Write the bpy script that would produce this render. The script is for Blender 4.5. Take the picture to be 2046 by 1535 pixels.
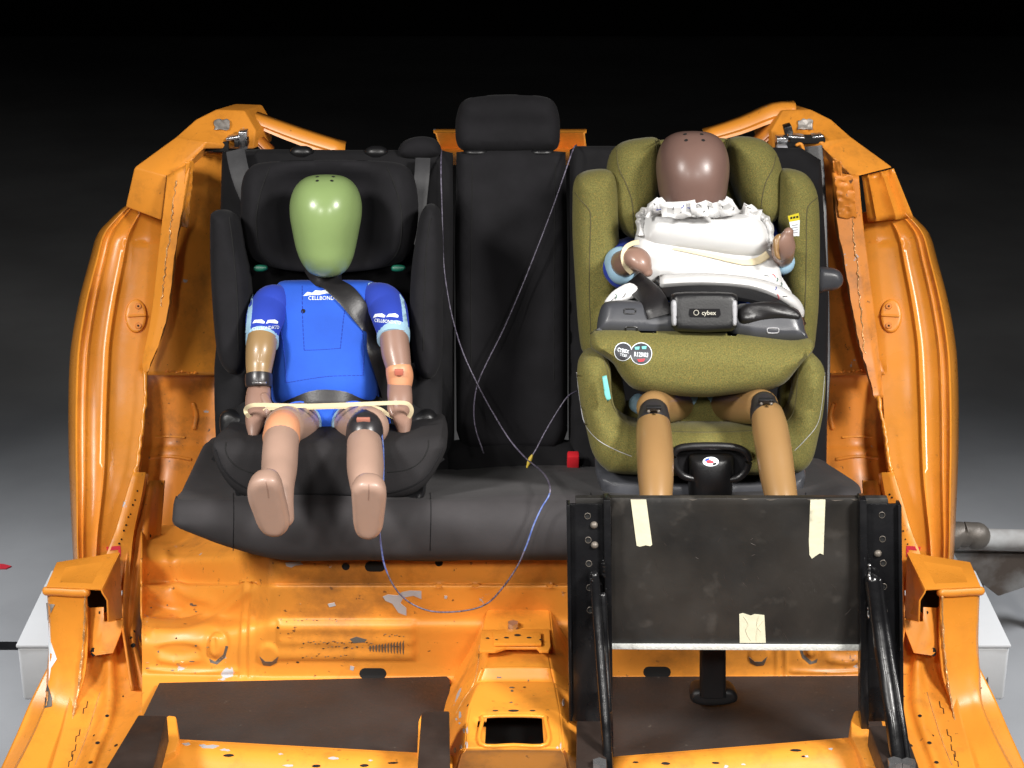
import bpy, bmesh, math, random
import numpy as np
from mathutils import Vector, Matrix
from mathutils.geometry import delaunay_2d_cdt
from mathutils.bvhtree import BVHTree
R = math.radians
random.seed(7)
for o in list(bpy.data.objects): bpy.data.objects.remove(o)
scene = bpy.context.scene
COL = scene.collection

# ---------------------------------------------------------------- camera
TH = R(22.0); FPX = 3836.0; CAM = Vector((-0.003, -3.5, 1.89))
cd = bpy.data.cameras.new('camera'); cam = bpy.data.objects.new('camera', cd); COL.objects.link(cam)
cam.location = CAM; cam.rotation_euler = (R(90)-TH, 0, 0)
cd.sensor_width = 36; cd.lens = FPX/2046*36; cd.clip_end = 100; cd.clip_start = 0.05
scene.camera = cam
FW = Vector((0, math.cos(TH), -math.sin(TH))); UP = Vector((0, math.sin(TH), math.cos(TH)))

# ---------------------------------------------------------------- world, lamps
w = bpy.data.worlds.new('World'); scene.world = w; w.use_nodes = True
w.node_tree.nodes['Background'].inputs[0].default_value = (0.5, 0.55, 0.65, 1)
w.node_tree.nodes['Background'].inputs[1].default_value = 0.0015
scene.view_settings.view_transform = 'Standard'; scene.view_settings.look = 'None'
scene.view_settings.exposure = 0.0; scene.view_settings.gamma = 1
def area(name, loc, target, power, size, spread=75, col=(1, 0.97, 0.93), sy=None):
    l = bpy.data.lights.new(name, 'AREA'); l.energy = power; l.size = size; l.color = col
    if sy: l.shape = 'RECTANGLE'; l.size_y = sy
    l.spread = R(spread)
    o = bpy.data.objects.new(name, l); COL.objects.link(o); o.location = loc
    o.rotation_euler = (Vector(target)-Vector(loc)).to_track_quat('-Z', 'Y').to_euler()
area('studio_lamp', (-2.1, -2.5, 2.8), (-0.1, -0.35, 0.2), 16.5, 0.6, 58)
area('studio_lamp', (2.1, -2.5, 2.8), (0.1, -0.35, 0.2), 23, 0.6, 58)
area('studio_lamp', (-0.85, -3.3, 2.15), (0, -0.4, 0.15), 3.4, 0.28, 58)
area('studio_lamp', (0.75, -3.3, 2.15), (0, -0.4, 0.15), 3.4, 0.28, 58)
area('hall_lamp', (-2.7, -0.1, 2.4), (-1.7, 0.55, -0.62), 17, 0.9, 56, (.95, .97, 1))
area('hall_lamp', (2.7, -0.1, 2.4), (1.7, 0.55, -0.62), 17, 0.9, 56, (.95, .97, 1))

# ---------------------------------------------------------------- geometry helpers
def ray(px, py):
    return (FW + Vector((1, 0, 0))*((px-1023)/FPX) + UP*(-(py-767.5)/FPX))
def P(px, py, Y):
    d = ray(px, py); return CAM + d*((Y-CAM.y)/d.y)
def Pz(px, py, z):
    d = ray(px, py); return CAM + d*((z-CAM.z)/d.z)
def mpp(p):                      # metres per photo pixel at point p
    return (p-CAM).dot(FW)/FPX
def topx(p):
    q = p-CAM; t = q.dot(FW); return (1023+q.x/t*FPX, 767.5-q.dot(UP)/t*FPX)
class Plane:
    def __init__(s, px, py, Y, lean=0.0, yaw=0.0):
        s.o = P(px, py, Y); a = R(lean); y = R(yaw)
        s.u = Vector((math.cos(y), math.sin(y), 0))
        s.n = Vector((math.sin(y)*math.cos(a), -math.cos(y)*math.cos(a), math.sin(a)))
        s.v = s.n.cross(s.u)
    def at(s, px, py, w=0.0):
        d = ray(px, py); o = s.o+s.n*w; t = (o-CAM).dot(s.n)/d.dot(s.n); return CAM+d*t
    def uv(s, px, py):
        q = s.at(px, py)-s.o; return (q.dot(s.u), q.dot(s.v))
    def W(s, u, v, w=0.0): return s.o+s.u*u+s.v*v+s.n*w
def crom(pts, n, closed=False):
    pts = [tuple(p) for p in pts]; m = len(pts); out = []
    rng = range(m) if closed else range(m-1)
    for i in rng:
        if closed: a, b, c, d = pts[(i-1) % m], pts[i], pts[(i+1) % m], pts[(i+2) % m]
        else: a, b, c, d = pts[max(i-1, 0)], pts[i], pts[i+1], pts[min(i+2, m-1)]
        for k in range(n):
            t = k/n
            out.append(tuple(0.5*((2*b[j])+(-a[j]+c[j])*t+(2*a[j]-5*b[j]+4*c[j]-d[j])*t*t+(-a[j]+3*b[j]-3*c[j]+d[j])*t**3) for j in range(len(b))))
    if not closed: out.append(pts[-1])
    return out
def catv(pts, n): return [Vector(p) for p in crom(pts, n)]
def lerp(a, b, t): return a+(b-a)*t
def root(name, label, cat, loc, group=None, kind=None):
    e = bpy.data.objects.new(name, None); COL.objects.link(e); e.location = loc; e.empty_display_size = .05
    e['label'] = label; e['category'] = cat
    if group: e['group'] = group
    return e
def tag(o, label=None, cat=None, group=None, kind=None):
    if label: o['label'] = label
    if cat: o['category'] = cat
    if group: o['group'] = group
    if kind: o['kind'] = kind
    return o
def wloc(o):
    v = Vector((0, 0, 0))
    while o: v = v+Vector(o.location); o = o.parent
    return v
def link(name, me, mat, parent=None, sharp=38):
    o = bpy.data.objects.new(name, me); COL.objects.link(o)
    if mat: me.materials.append(mat)
    if parent: o.parent = parent; o.location = -wloc(parent)
    me.polygons.foreach_set('use_smooth', [True]*len(me.polygons))
    if sharp: me.set_sharp_from_angle(angle=R(sharp))
    return o
def pyd(name, V, F, mat, parent=None, sharp=38, fix=True):
    me = bpy.data.meshes.new(name); me.from_pydata([tuple(v) for v in V], [], F); me.update()
    if fix:
        bm = bmesh.new(); bm.from_mesh(me); bmesh.ops.recalc_face_normals(bm, faces=bm.faces); bm.to_mesh(me); bm.free()
    return link(name, me, mat, parent, sharp)
def bmobj(name, bm, mat, parent=None, sharp=38):
    me = bpy.data.meshes.new(name); bmesh.ops.recalc_face_normals(bm, faces=bm.faces); bm.to_mesh(me); bm.free()
    return link(name, me, mat, parent, sharp)
def grid(name, rows, mat, parent=None, nu=1, nv=1, thick=0.0, sharp=38, noise=0.0, back=1, cut=None):
    """smooth sheet through rows of points, thickness goes away from the camera"""
    rows = [[Vector(p) for p in r] for r in rows]
    if nu > 1: rows = [catv(r, nu) for r in rows]
    if nv > 1:
        cols = list(zip(*rows)); cols = [catv(c, nv) for c in cols]; rows = [list(r) for r in zip(*cols)]
    h, n = len(rows), len(rows[0])
    V = [p for r in rows for p in r]
    if noise:
        V = [p+Vector((random.uniform(-1, 1), random.uniform(-1, 1), random.uniform(-1, 1)))*noise for p in V]
    F = [(i*n+j, i*n+j+1, (i+1)*n+j+1, (i+1)*n+j) for i in range(h-1) for j in range(n-1)]
    if cut: F = [f for f in F if not cut(*topx(sum((V[k] for k in f), Vector())/4))]
    o = pyd(name, V, F, mat, parent, sharp)
    me = o.data
    # face normals towards the camera
    s = sum((CAM-p.center).dot(p.normal)*p.area for p in me.polygons)
    if s < 0: me.flip_normals()
    if thick:
        m = o.modifiers.new('thickness', 'SOLIDIFY'); m.thickness = thick; m.offset = -1
    return o
def emboss(o, feats):
    """press ridges and plates into a sheet; features are drawn in photo pixels: (points, closed, half width px, height m) or ('plate', polygon, edge px, height m)"""
    me = o.data; off = wloc(o); n = len(me.vertices)
    px = np.array([topx(v.co+off) for v in me.vertices]); H = np.zeros(n)
    for f in feats:
        if f[0] == 'plate':
            poly = f[1]; d = segdist(px, poly); ins = np.array([inpoly(x, y, poly) for x, y in px])
            sd = np.where(ins, d, -d); H += f[3]*(1/(1+np.exp(-np.clip(sd/f[2]*2.5, -30, 30))))
        else:
            pts = crom(f[0], 5, f[1]); A = np.array(pts)
            B = np.roll(A, -1, 0) if f[1] else A[1:]; A_ = A if f[1] else A[:-1]
            D = B-A_; L = (D**2).sum(1)+1e-9
            m = np.full(n, 1e9)
            for k in range(len(A_)):
                q = px-A_[k]; t = np.clip((q*D[k]).sum(1)/L[k], 0, 1); e = q-t[:, None]*D[k]; m = np.minimum(m, np.sqrt((e**2).sum(1)))
            H += f[3]*np.exp(-(m/f[2])**2)
    nn = [v.normal.copy() for v in me.vertices]
    for i in np.nonzero(np.abs(H) > 1e-6)[0]:
        v = me.vertices[int(i)]; nr = nn[int(i)]
        if nr.dot(CAM-v.co-off) < 0: nr = -nr
        v.co = v.co+nr*float(H[i])
    me.update()
def inpoly(x, y, poly):
    c = False; j = len(poly)-1
    for i in range(len(poly)):
        xi, yi = poly[i]; xj, yj = poly[j]
        if (yi > y) != (yj > y) and x < (xj-xi)*(y-yi)/(yj-yi)+xi: c = not c
        j = i
    return c
def segdist(pts, poly):
    A = np.array(poly); B = np.roll(A, -1, 0); D = B-A; L = (D**2).sum(1)+1e-12
    q = pts[:, None, :]-A[None]; t = np.clip((q*D[None]).sum(2)/L[None], 0, 1)
    return np.sqrt(((q-t[:, :, None]*D[None])**2).sum(2)).min(1)
def resample(poly, step):
    out = []
    for i in range(len(poly)):
        a = np.array(poly[i]); b = np.array(poly[(i+1) % len(poly)]); n = max(1, int(np.linalg.norm(b-a)/step))
        for k in range(n): out.append(tuple(a+(b-a)*k/n))
    return out
def inflate(name, pl, outline, mat, parent=None, r=0.03, T=0.03, back=0.03, step=0.012, w0=0.0, bulge=None, smooth=3, holes=(), wr=0.0, sharp=50, ppx=True, power=2.0):
    """closed cushion: outline in photo pixels laid on a leaning plane, rounded border radius r, height T"""
    uv = [pl.uv(*p) for p in outline] if ppx else list(outline)
    if smooth: uv = crom(uv, smooth, True)
    uv = resample(uv, step)
    hs = []
    for h in holes:
        hh = [pl.uv(*p) for p in h] if ppx else list(h)
        if smooth: hh = crom(hh, 2, True)
        hs.append(resample(hh, step))
    segs = uv
    A = np.array(uv); mn = A.min(0); mx = A.max(0)
    cand = []
    nx = int((mx[0]-mn[0])/step)+1; ny = int((mx[1]-mn[1])/step)+1
    for i in range(nx+1):
        for j in range(ny+1):
            cand.append((mn[0]+(i+.5*(j % 2))*step, mn[1]+j*step))
    # rings near the border
    area2 = sum(uv[i][0]*uv[(i+1) % len(uv)][1]-uv[(i+1) % len(uv)][0]*uv[i][1] for i in range(len(uv)))
    sg = 1 if area2 > 0 else -1
    ringp = []
    for f in (0.06, 0.2, 0.42, 0.7):
        for i in range(len(uv)):
            a = uv[i-1]; b = uv[(i+1) % len(uv)]; tx, ty = b[0]-a[0], b[1]-a[1]; l = math.hypot(tx, ty)+1e-9
            ringp.append((uv[i][0]-ty/l*sg*r*f, uv[i][1]+tx/l*sg*r*f, r*f))
    def dist(p):
        d = segdist(p, uv)
        for h in hs: d = np.minimum(d, segdist(p, h))
        return d
    rp = np.array([(a, b) for a, b, c in ringp]); rd = dist(rp)
    keep = [tuple(rp[i]) for i in range(len(rp)) if abs(rd[i]-ringp[i][2]) < 0.12*ringp[i][2]+1e-5]
    cp = np.array(cand); cdist = dist(cp)
    lim = min(r*0.75, step*40)
    keep += [tuple(cp[i]) for i in range(len(cp)) if cdist[i] > max(lim, step*.4)]
    keep = [p for p in keep if inpoly(p[0], p[1], uv) and not any(inpoly(p[0], p[1], h) for h in hs)]
    pts = [Vector(p) for p in uv]; edges = [(i, (i+1) % len(uv)) for i in range(len(uv))]
    for h in hs:
        k0 = len(pts); pts += [Vector(p) for p in h]; edges += [(k0+i, k0+(i+1) % len(h)) for i in range(len(h))]
    nb = len(pts)
    pts += [Vector(p) for p in keep]
    res = delaunay_2d_cdt(pts, edges, [], 0, 1e-6)
    V2, T2 = res[0], res[2]
    tri = []
    for t in T2:
        cx = sum(V2[k][0] for k in t)/3; cy = sum(V2[k][1] for k in t)/3
        if inpoly(cx, cy, uv) and not any(inpoly(cx, cy, h) for h in hs): tri.append(tuple(t))
    VA = np.array([(v[0], v[1]) for v in V2]); D = dist(VA)
    q = np.clip(D/r, 0, 1); prof = (1-(1-q)**power)**(1/power)
    isb = D < 1e-6
    V = []; n = len(V2)
    for i in range(n):
        b = bulge(V2[i][0], V2[i][1], D[i]) if bulge else 0.0
        nz = random.uniform(-wr, wr) if wr else 0
        V.append(pl.W(V2[i][0], V2[i][1], w0+T*prof[i]+(b if not isb[i] else 0)+nz*prof[i]))
    idx = {}
    for i in range(n):
        if isb[i] and not back < 0: idx[i] = i
        else: idx[i] = len(V); V.append(pl.W(V2[i][0], V2[i][1], w0-back*prof[i]))
    F = [t for t in tri]+[(idx[t[0]], idx[t[2]], idx[t[1]]) for t in tri]
    return pyd(name, V, F, mat, parent, sharp)
def loft(name, rings, mat, parent=None, caps=True, sharp=38):
    n = len(rings[0]); V = [p for r in rings for p in r]; F = []
    for i in range(len(rings)-1):
        for j in range(n): F.append((i*n+j, i*n+(j+1) % n, (i+1)*n+(j+1) % n, (i+1)*n+j))
    if caps:
        F.append(tuple(range(n))); F.append(tuple((len(rings)-1)*n+j for j in range(n)))
    return pyd(name, V, F, mat, parent, sharp)
def spow(x, e): return math.copysign(abs(x)**e, x)
def sections(name, pl, secs, mat, parent=None, n=40, sub=4, sharp=50, fn=None):
    """rings across a leaning plane: (px centre, py, half width px, front depth m, back depth m, exponent, w offset)"""
    secs = crom(secs, sub)
    rings = []
    for (cx, cy, hw, df, db, ex, wo) in secs:
        c = pl.at(cx, cy); h = max(hw, .5)*mpp(c); ring = []
        cu, cv = (c-pl.o).dot(pl.u), (c-pl.o).dot(pl.v)
        for k in range(n):
            a = 2*math.pi*k/n; co, si = spow(math.cos(a), 2/ex), spow(math.sin(a), 2/ex)
            p = pl.W(cu+h*co, cv, wo+(max(df, .0005) if si > 0 else max(db, .0005))*si)
            if fn: p = fn(p, a, cy)
            ring.append(p)
        rings.append(ring)
    return loft(name, rings, mat, parent, sharp=sharp)
def limb(name, pts, mat, parent=None, n=24, sub=5, flat=1.0, cap0=True, cap1=True, up=Vector((0, 0, 1)), sharp=50):
    """pts: (px,py,Y,half width px); circular sections along the path, rounded ends"""
    pp = [(P(a, b, Y), hw) for a, b, Y, hw in pts]
    cr = crom([tuple(p)+(hw*mpp(p),) for p, hw in pp], sub)
    C = [Vector(c[:3]) for c in cr]; rr = [c[3] for c in cr]
    return tube_r(name, C, rr, mat, parent, n, flat, cap0, cap1, up, sharp)
def tube_r(name, C, rr, mat, parent=None, n=24, flat=1.0, cap0=True, cap1=True, up=Vector((0, 0, 1)), sharp=50):
    m = len(C); T = [(C[min(i+1, m-1)]-C[max(i-1, 0)]).normalized() for i in range(m)]
    def ring(c, t, r):
        s = t.cross(up)
        if s.length < 1e-4: s = Vector((1, 0, 0))
        s.normalize(); q = s.cross(t).normalized()
        return [c+s*math.cos(2*math.pi*k/n)*r+q*math.sin(2*math.pi*k/n)*r*flat for k in range(n)]
    rings = []
    K = 5
    if cap0:
        for k in range(K):
            a = (math.pi/2)*(1-k/K); rings.append(ring(C[0]-T[0]*rr[0]*math.sin(a)*.9, T[0], max(rr[0]*math.cos(a), 1e-4)))
    for i in range(m): rings.append(ring(C[i], T[i], rr[i]))
    if cap1:
        for k in range(1, K+1):
            a = (math.pi/2)*(k/K); rings.append(ring(C[-1]+T[-1]*rr[-1]*math.sin(a)*.9, T[-1], max(rr[-1]*math.cos(a), 1e-4)))
    return loft(name, rings, mat, parent, sharp=sharp)
def wire(name, C, r, mat, parent=None, n=8, sub=6):
    C = catv(C, sub) if sub > 1 else C
    return tube_r(name, C, [r]*len(C), mat, parent, n)
def box(name, c, ux, uy, uz, sx, sy, sz, mat, parent=None, bev=0.003, seg=2):
    bm = bmesh.new(); bmesh.ops.create_cube(bm, size=1)
    M = Matrix((ux, uy, uz)).transposed()
    for v in bm.verts: v.co = c+M @ Vector((v.co.x*sx, v.co.y*sy, v.co.z*sz))
    if bev: bmesh.ops.bevel(bm, geom=bm.edges[:], offset=bev, segments=seg, profile=.5, affect='EDGES')
    return bmobj(name, bm, mat, parent)
def slab(name, pts, thick, mat, parent=None, bev=0.002, dirv=None):
    """polygon of world points given real thickness behind it"""
    pts = [Vector(p) for p in pts]; bm = bmesh.new()
    nrm = Vector()
    for i in range(len(pts)): nrm += pts[i].cross(pts[(i+1) % len(pts)])
    nrm.normalize()
    if nrm.dot(CAM-pts[0]) < 0: nrm = -nrm
    d = dirv if dirv else -nrm*thick
    a = [bm.verts.new(p) for p in pts]; b = [bm.verts.new(p+d) for p in pts]; n = len(pts)
    bm.faces.new(a); bm.faces.new(b[::-1])
    for i in range(n): bm.faces.new((a[i], b[i], b[(i+1) % n], a[(i+1) % n]))
    bmesh.ops.recalc_face_normals(bm, faces=bm.faces)
    if bev: bmesh.ops.bevel(bm, geom=bm.edges[:], offset=bev, segments=2, profile=.5, affect='EDGES', clamp_overlap=True)
    return bmobj(name, bm, mat, parent)
def ribbon(name, C, N, width, thick, mat, parent=None, sub=5, taper=None):
    pts = crom([tuple(c)+tuple(n) for c, n in zip(C, N)], sub); m = len(pts); rings = []
    for i, p in enumerate(pts):
        c = Vector(p[:3]); nn = Vector(p[3:]).normalized()
        t = (Vector(pts[min(i+1, m-1)][:3])-Vector(pts[max(i-1, 0)][:3])).normalized()
        s = t.cross(nn).normalized(); nn = s.cross(t).normalized()
        w_ = width*(taper(i/(m-1)) if taper else 1)
        ring = []
        for (a, b) in ((-.5, 0), (-.46, .5), (-.2, .5), (.2, .5), (.46, .5), (.5, 0), (.46, -.5), (.2, -.5), (-.2, -.5), (-.46, -.5)):
            ring.append(c+s*a*w_+nn*b*thick)
        rings.append(ring)
    return loft(name, rings, mat, parent, sharp=60)
def bvh(*objs):
    V = []; F = []
    dg = bpy.context.evaluated_depsgraph_get()
    for o in objs:
        off = wloc(o); k = len(V); oe = o.evaluated_get(dg); me = oe.to_mesh()
        V += [v.co+off for v in me.vertices]; F += [tuple(k+i for i in p.vertices) for p in me.polygons]
        oe.to_mesh_clear()
    return BVHTree.FromPolygons(V, F)
def hit(px, py, tree, lift=0.0, Y=None):
    d = ray(px, py).normalized(); loc, nr, _, _ = tree.ray_cast(CAM, d)
    if loc is None: return P(px, py, Y if Y is not None else -0.1), Vector((0, -1, .3)).normalized()
    if nr.dot(d) > 0: nr = -nr
    return loc+nr*lift, nr
def onsurf(px, py, tree, lift=0.0, Y=None): return hit(px, py, tree, lift, Y)[0]
def stitch(name, pts, tree, r, mat, parent, lift=0.0, n=6, closed=False, sub=6, Y=None):
    q = crom(pts, sub, closed)
    if closed: q.append(q[0])
    C = [onsurf(a, b, tree, lift, Y) for a, b in q]
    return tube_r(name, C, [r]*len(C), mat, parent, n)
def patch(name, outline, tree, mat, parent, thick=0.0008, lift=0.0004, smooth=0, step=5, Y=None):
    """thin decal: an outline in photo pixels dropped on a surface, with a real thickness"""
    if smooth: outline = crom(outline, smooth, True)
    ol = resample([tuple(map(float, p)) for p in outline], step); A = np.array(ol); mn = A.min(0); mx = A.max(0)
    pts = [Vector(p) for p in ol]; E = [(i, (i+1) % len(ol)) for i in range(len(ol))]
    x = mn[0]+step/2
    while x < mx[0]:
        y = mn[1]+step/2
        while y < mx[1]:
            if inpoly(x, y, ol) and segdist(np.array([[x, y]]), ol)[0] > step*.4: pts.append(Vector((x, y)))
            y += step
        x += step
    res = delaunay_2d_cdt(pts, E, [], 0, 1e-5); V2 = res[0]
    tri = [t for t in res[2] if inpoly(sum(V2[k][0] for k in t)/3, sum(V2[k][1] for k in t)/3, ol)]
    H = [hit(v[0], v[1], tree, 0, Y) for v in V2]; n = len(H)
    V = [h[0]+h[1]*(lift+thick) for h in H]+[h[0]+h[1]*lift*.2 for h in H]
    F = [tuple(t) for t in tri]+[(t[0]+n, t[2]+n, t[1]+n) for t in tri]
    # rim
    cnt = {}
    for t in tri:
        for a, b in ((t[0], t[1]), (t[1], t[2]), (t[2], t[0])): cnt[(min(a, b), max(a, b))] = cnt.get((min(a, b), max(a, b)), 0)+1
    F += [(a, b, b+n, a+n) for (a, b), c in cnt.items() if c == 1]
    return pyd(name, V, F, mat, parent, 60)
def chip(name, x, y, rx, ry, tree, mat, parent, Y=None):
    k = 11; ph = random.uniform(0, 6)
    pts = [(x+rx*math.cos(q*6.283/k)*random.uniform(.45, 1.1), y+ry*math.sin(q*6.283/k)*random.uniform(.4, 1.1)) for q in range(k)]
    return patch(name, pts, tree, mat, parent, thick=.0003, step=3, Y=Y)
def lettering(name, text, px, py, hpx, tree, mat, parent, ang=0, lift=0.0006, bold=0.0, sx=1.0, shear=0.0, thick=.0006, Y=None):
    cu = bpy.data.curves.new('t', 'FONT'); cu.body = text; cu.align_x = 'CENTER'; cu.size = 1; cu.offset = bold; cu.resolution_u = 2; cu.shear = shear
    o = bpy.data.objects.new('t', cu); COL.objects.link(o); dg = bpy.context.evaluated_depsgraph_get(); dg.update()
    me = bpy.data.meshes.new_from_object(o.evaluated_get(dg)); bpy.data.objects.remove(o)
    bm = bmesh.new(); bm.from_mesh(me); bpy.data.meshes.remove(me)
    ca, sa = math.cos(R(ang)), math.sin(R(ang))
    for v in bm.verts:
        x = v.co.x*hpx*1.35*sx; y = (v.co.y-.35)*hpx*1.35
        v.co = onsurf(px+x*ca+y*sa, py-y*ca+x*sa, tree, lift+thick, Y)
    return bmobj(name, bm, mat, parent, 0)
def hole(name, px, py, rpx, tree, parent, mat, Y=None, sq=1.0, depth=.004, rim=None):
    """closed disc for a hole, lip proud of the sheet by a hair; its colour paints the shade inside"""
    p, nr = hit(px, py, tree, 0, Y); r = rpx*mpp(p); t1 = nr.orthogonal().normalized()
    t1 = Vector((1, 0, 0)); t1 = (t1-nr*t1.dot(nr)).normalized(); t2 = nr.cross(t1)
    n = 14; V = []; F = []
    for (rr_, h) in ((1.0, .0008), (.93, .0012), (.86, .0004), (.5, .0003)):
        V += [p+t1*math.cos(2*math.pi*k/n)*r*rr_+t2*math.sin(2*math.pi*k/n)*r*rr_*sq+nr*h for k in range(n)]
    for i in range(3): F += [(i*n+k, i*n+(k+1) % n, (i+1)*n+(k+1) % n, (i+1)*n+k) for k in range(n)]
    F.append(tuple(3*n+k for k in range(n)))
    return pyd(name, V, F, mat, parent, 0)

# ---------------------------------------------------------------- materials
def M(name, col, rough=.5, metal=0, bump=0, bscale=60, var=0, vscale=8, coat=0, spec=.5, sheen=0, col2=None, detail=4, bdist=.002, rvar=0, fine=None):
    m = bpy.data.materials.new(name); m.use_nodes = True; nt = m.node_tree; b = nt.nodes['Principled BSDF']; N = nt.nodes.new; L = nt.links.new
    b.inputs['Base Color'].default_value = (*col, 1); b.inputs['Roughness'].default_value = rough; b.inputs['Metallic'].default_value = metal
    b.inputs['Coat Weight'].default_value = coat; b.inputs['Coat Roughness'].default_value = .12; b.inputs['Specular IOR Level'].default_value = spec
    b.inputs['Sheen Weight'].default_value = sheen; b.inputs['Sheen Roughness'].default_value = .4
    tc = N('ShaderNodeTexCoord')
    def noise(s, d=detail):
        n = N('ShaderNodeTexNoise'); n.inputs['Scale'].default_value = s; n.inputs['Detail'].default_value = d; L(tc.outputs['Object'], n.inputs['Vector']); return n
    if var or col2:
        n = noise(vscale, 6); cr = N('ShaderNodeValToRGB'); L(n.outputs['Fac'], cr.inputs['Fac'])
        c2 = col2 if col2 else tuple(max(0, c*(1-var)) for c in col)
        cr.color_ramp.elements[0].position = .36; cr.color_ramp.elements[1].position = .66
        cr.color_ramp.elements[0].color = (*c2, 1); cr.color_ramp.elements[1].color = (*col, 1)
        out = cr.outputs['Color']
        if fine:
            fcol, fs, lo, hi = fine
            n2 = noise(fs, 3); r2 = N('ShaderNodeValToRGB'); L(n2.outputs['Fac'], r2.inputs['Fac']); r2.color_ramp.elements[0].position = lo; r2.color_ramp.elements[1].position = hi
            mx = N('ShaderNodeMixRGB'); L(r2.outputs['Color'], mx.inputs['Fac']); L(out, mx.inputs['Color1']); mx.inputs['Color2'].default_value = (*fcol, 1); out = mx.outputs['Color']
        L(out, b.inputs['Base Color'])
    if rvar:
        n = noise(vscale*1.7, 6); mr = N('ShaderNodeMapRange'); L(n.outputs['Fac'], mr.inputs['Value']); mr.inputs['To Min'].default_value = max(.03, rough-rvar); mr.inputs['To Max'].default_value = min(1, rough+rvar)
        mr.inputs['From Min'].default_value = .3; mr.inputs['From Max'].default_value = .7; L(mr.outputs['Result'], b.inputs['Roughness'])
    if bump:
        n = noise(bscale, 3); bp = N('ShaderNodeBump'); bp.inputs['Strength'].default_value = bump; bp.inputs['Distance'].default_value = bdist
        L(n.outputs['Fac'], bp.inputs['Height']); L(bp.outputs['Normal'], b.inputs['Normal'])
    return m
def paint(name, base, chips=.70, dirt=.5, rough=.3, ds=9, rv=.2):
    """orange body paint with dust, rust coloured grime and grey chips"""
    m = bpy.data.materials.new(name); m.use_nodes = True; nt = m.node_tree; b = nt.nodes['Principled BSDF']; N = nt.nodes.new; L = nt.links.new
    tc = N('ShaderNodeTexCoord')
    def noise(s, d=5, r=.55):
        n = N('ShaderNodeTexNoise'); n.inputs['Scale'].default_value = s; n.inputs['Detail'].default_value = d; n.inputs['Roughness'].default_value = r; L(tc.outputs['Object'], n.inputs['Vector']); return n.outputs['Fac']
    def ramp(f, lo, hi, c0=(0, 0, 0), c1=(1, 1, 1)):
        r = N('ShaderNodeValToRGB'); L(f, r.inputs['Fac']); r.color_ramp.elements[0].position = lo; r.color_ramp.elements[1].position = hi
        r.color_ramp.elements[0].color = (*c0, 1); r.color_ramp.elements[1].color = (*c1, 1); return r.outputs['Color']
    def mix(f, a, c):
        x = N('ShaderNodeMixRGB'); L(f, x.inputs['Fac'])
        if isinstance(a, tuple): x.inputs['Color1'].default_value = (*a, 1)
        else: L(a, x.inputs['Color1'])
        x.inputs['Color2'].default_value = (*c, 1); return x.outputs['Color']
    c = mix(ramp(noise(3.5), .4, .7), base, tuple(v*.86 for v in base))
    if dirt: c = mix(ramp(noise(ds, 8, .7), .50, .74, (0, 0, 0), (dirt,)*3), c, (.22, .085, .02))
    if dirt: c = mix(ramp(noise(70, 4, .6), .66, .72, (0, 0, 0), (dirt,)*3), c, (.12, .05, .02))
    ch = ramp(noise(16, 7, .6), chips, chips+.015)
    c = mix(ch, c, (.42, .42, .44))
    L(c, b.inputs['Base Color'])
    mr = N('ShaderNodeMapRange'); L(noise(12, 6), mr.inputs['Value']); mr.inputs['To Min'].default_value = rough-.08; mr.inputs['To Max'].default_value = rough+rv
    L(mr.outputs['Result'], b.inputs['Roughness']); b.inputs['Coat Weight'].default_value = .10; b.inputs['Coat Roughness'].default_value = .22
    bp = N('ShaderNodeBump'); bp.inputs['Strength'].default_value = .25; bp.inputs['Distance'].default_value = .002; L(noise(22, 6), bp.inputs['Height']); L(bp.outputs['Normal'], b.inputs['Normal'])
    return m
ORG = (.82, .305, .034)
m_orange = paint('orange_paint', ORG, .70, .6, .36)
m_orange_clean = paint('orange_paint_clean', ORG, .76, .25, .27, rv=.10)
m_orange_dirty = paint('orange_paint_dirty', (.74, .25, .03), .68, 1.0, .42)
m_heel = paint('orange_paint_grimy', (.76, .285, .036), .68, .9, .40, 4.5)
m_weld = M('weld_bead', (.78, .42, .16), .25, .2, .8, 120, .45, 60, bdist=.004)
m_cutmetal = M('bare_cut_metal', (.50, .46, .42), .4, .25, .6, 90, .5, 50)
m_black = M('black_seat_fabric', (.0095, .0092, .0105), .9, 0, .35, 900, .25, 20, spec=.22, sheen=.02, bdist=.0006)
m_black2 = M('charcoal_seat_fabric', (.0115, .0110, .0130), .9, 0, .35, 800, .25, 20, spec=.22, sheen=.02, bdist=.0006)
m_cush = M('seat_cushion_cloth', (.038, .035, .037), .85, 0, .4, 700, .2, 14, spec=.3, sheen=.03, bdist=.0006)
m_plast = M('black_plastic', (.009, .009, .010), .42, 0, .15, 300, rvar=.1)
m_gplast = M('grey_black_plastic', (.052, .054, .062), .38, 0, .25, 900, bdist=.0003, rvar=.06)
m_gplast2 = M('light_grey_plastic', (.32, .32, .34), .4, 0, .1, 500)
m_olive = M('olive_melange_fabric', (.160, .148, .044), .9, 0, .5, 650, spec=.2, col2=(.098, .090, .027), vscale=450, sheen=.06, bdist=.0008, fine=((.24, .165, .04), 560, .56, .70))
m_olive_pipe = M('olive_seam', (.07, .06, .02), .8)
m_skin = M('brown_vinyl_skin', (.26, .155, .118), .36, 0, .1, 40, .12, 12, coat=.15, rvar=.06)
m_skin2 = M('pinkish_vinyl_skin', (.36, .232, .178), .42, 0, .1, 40, .12, 9, coat=.1, rvar=.06)
m_head = M('brown_head_vinyl', (.165, .098, .080), .36, 0, .08, 90, .12, 10, coat=.02)
m_ochre = M('ochre_vinyl_skin', (.27, .155, .062), .31, 0, .06, 40, .12, 7, coat=.2)
m_tan = M('tan_vinyl_skin', (.30, .19, .085), .36, 0, .06, 40, .15, 9, coat=.15)
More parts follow.
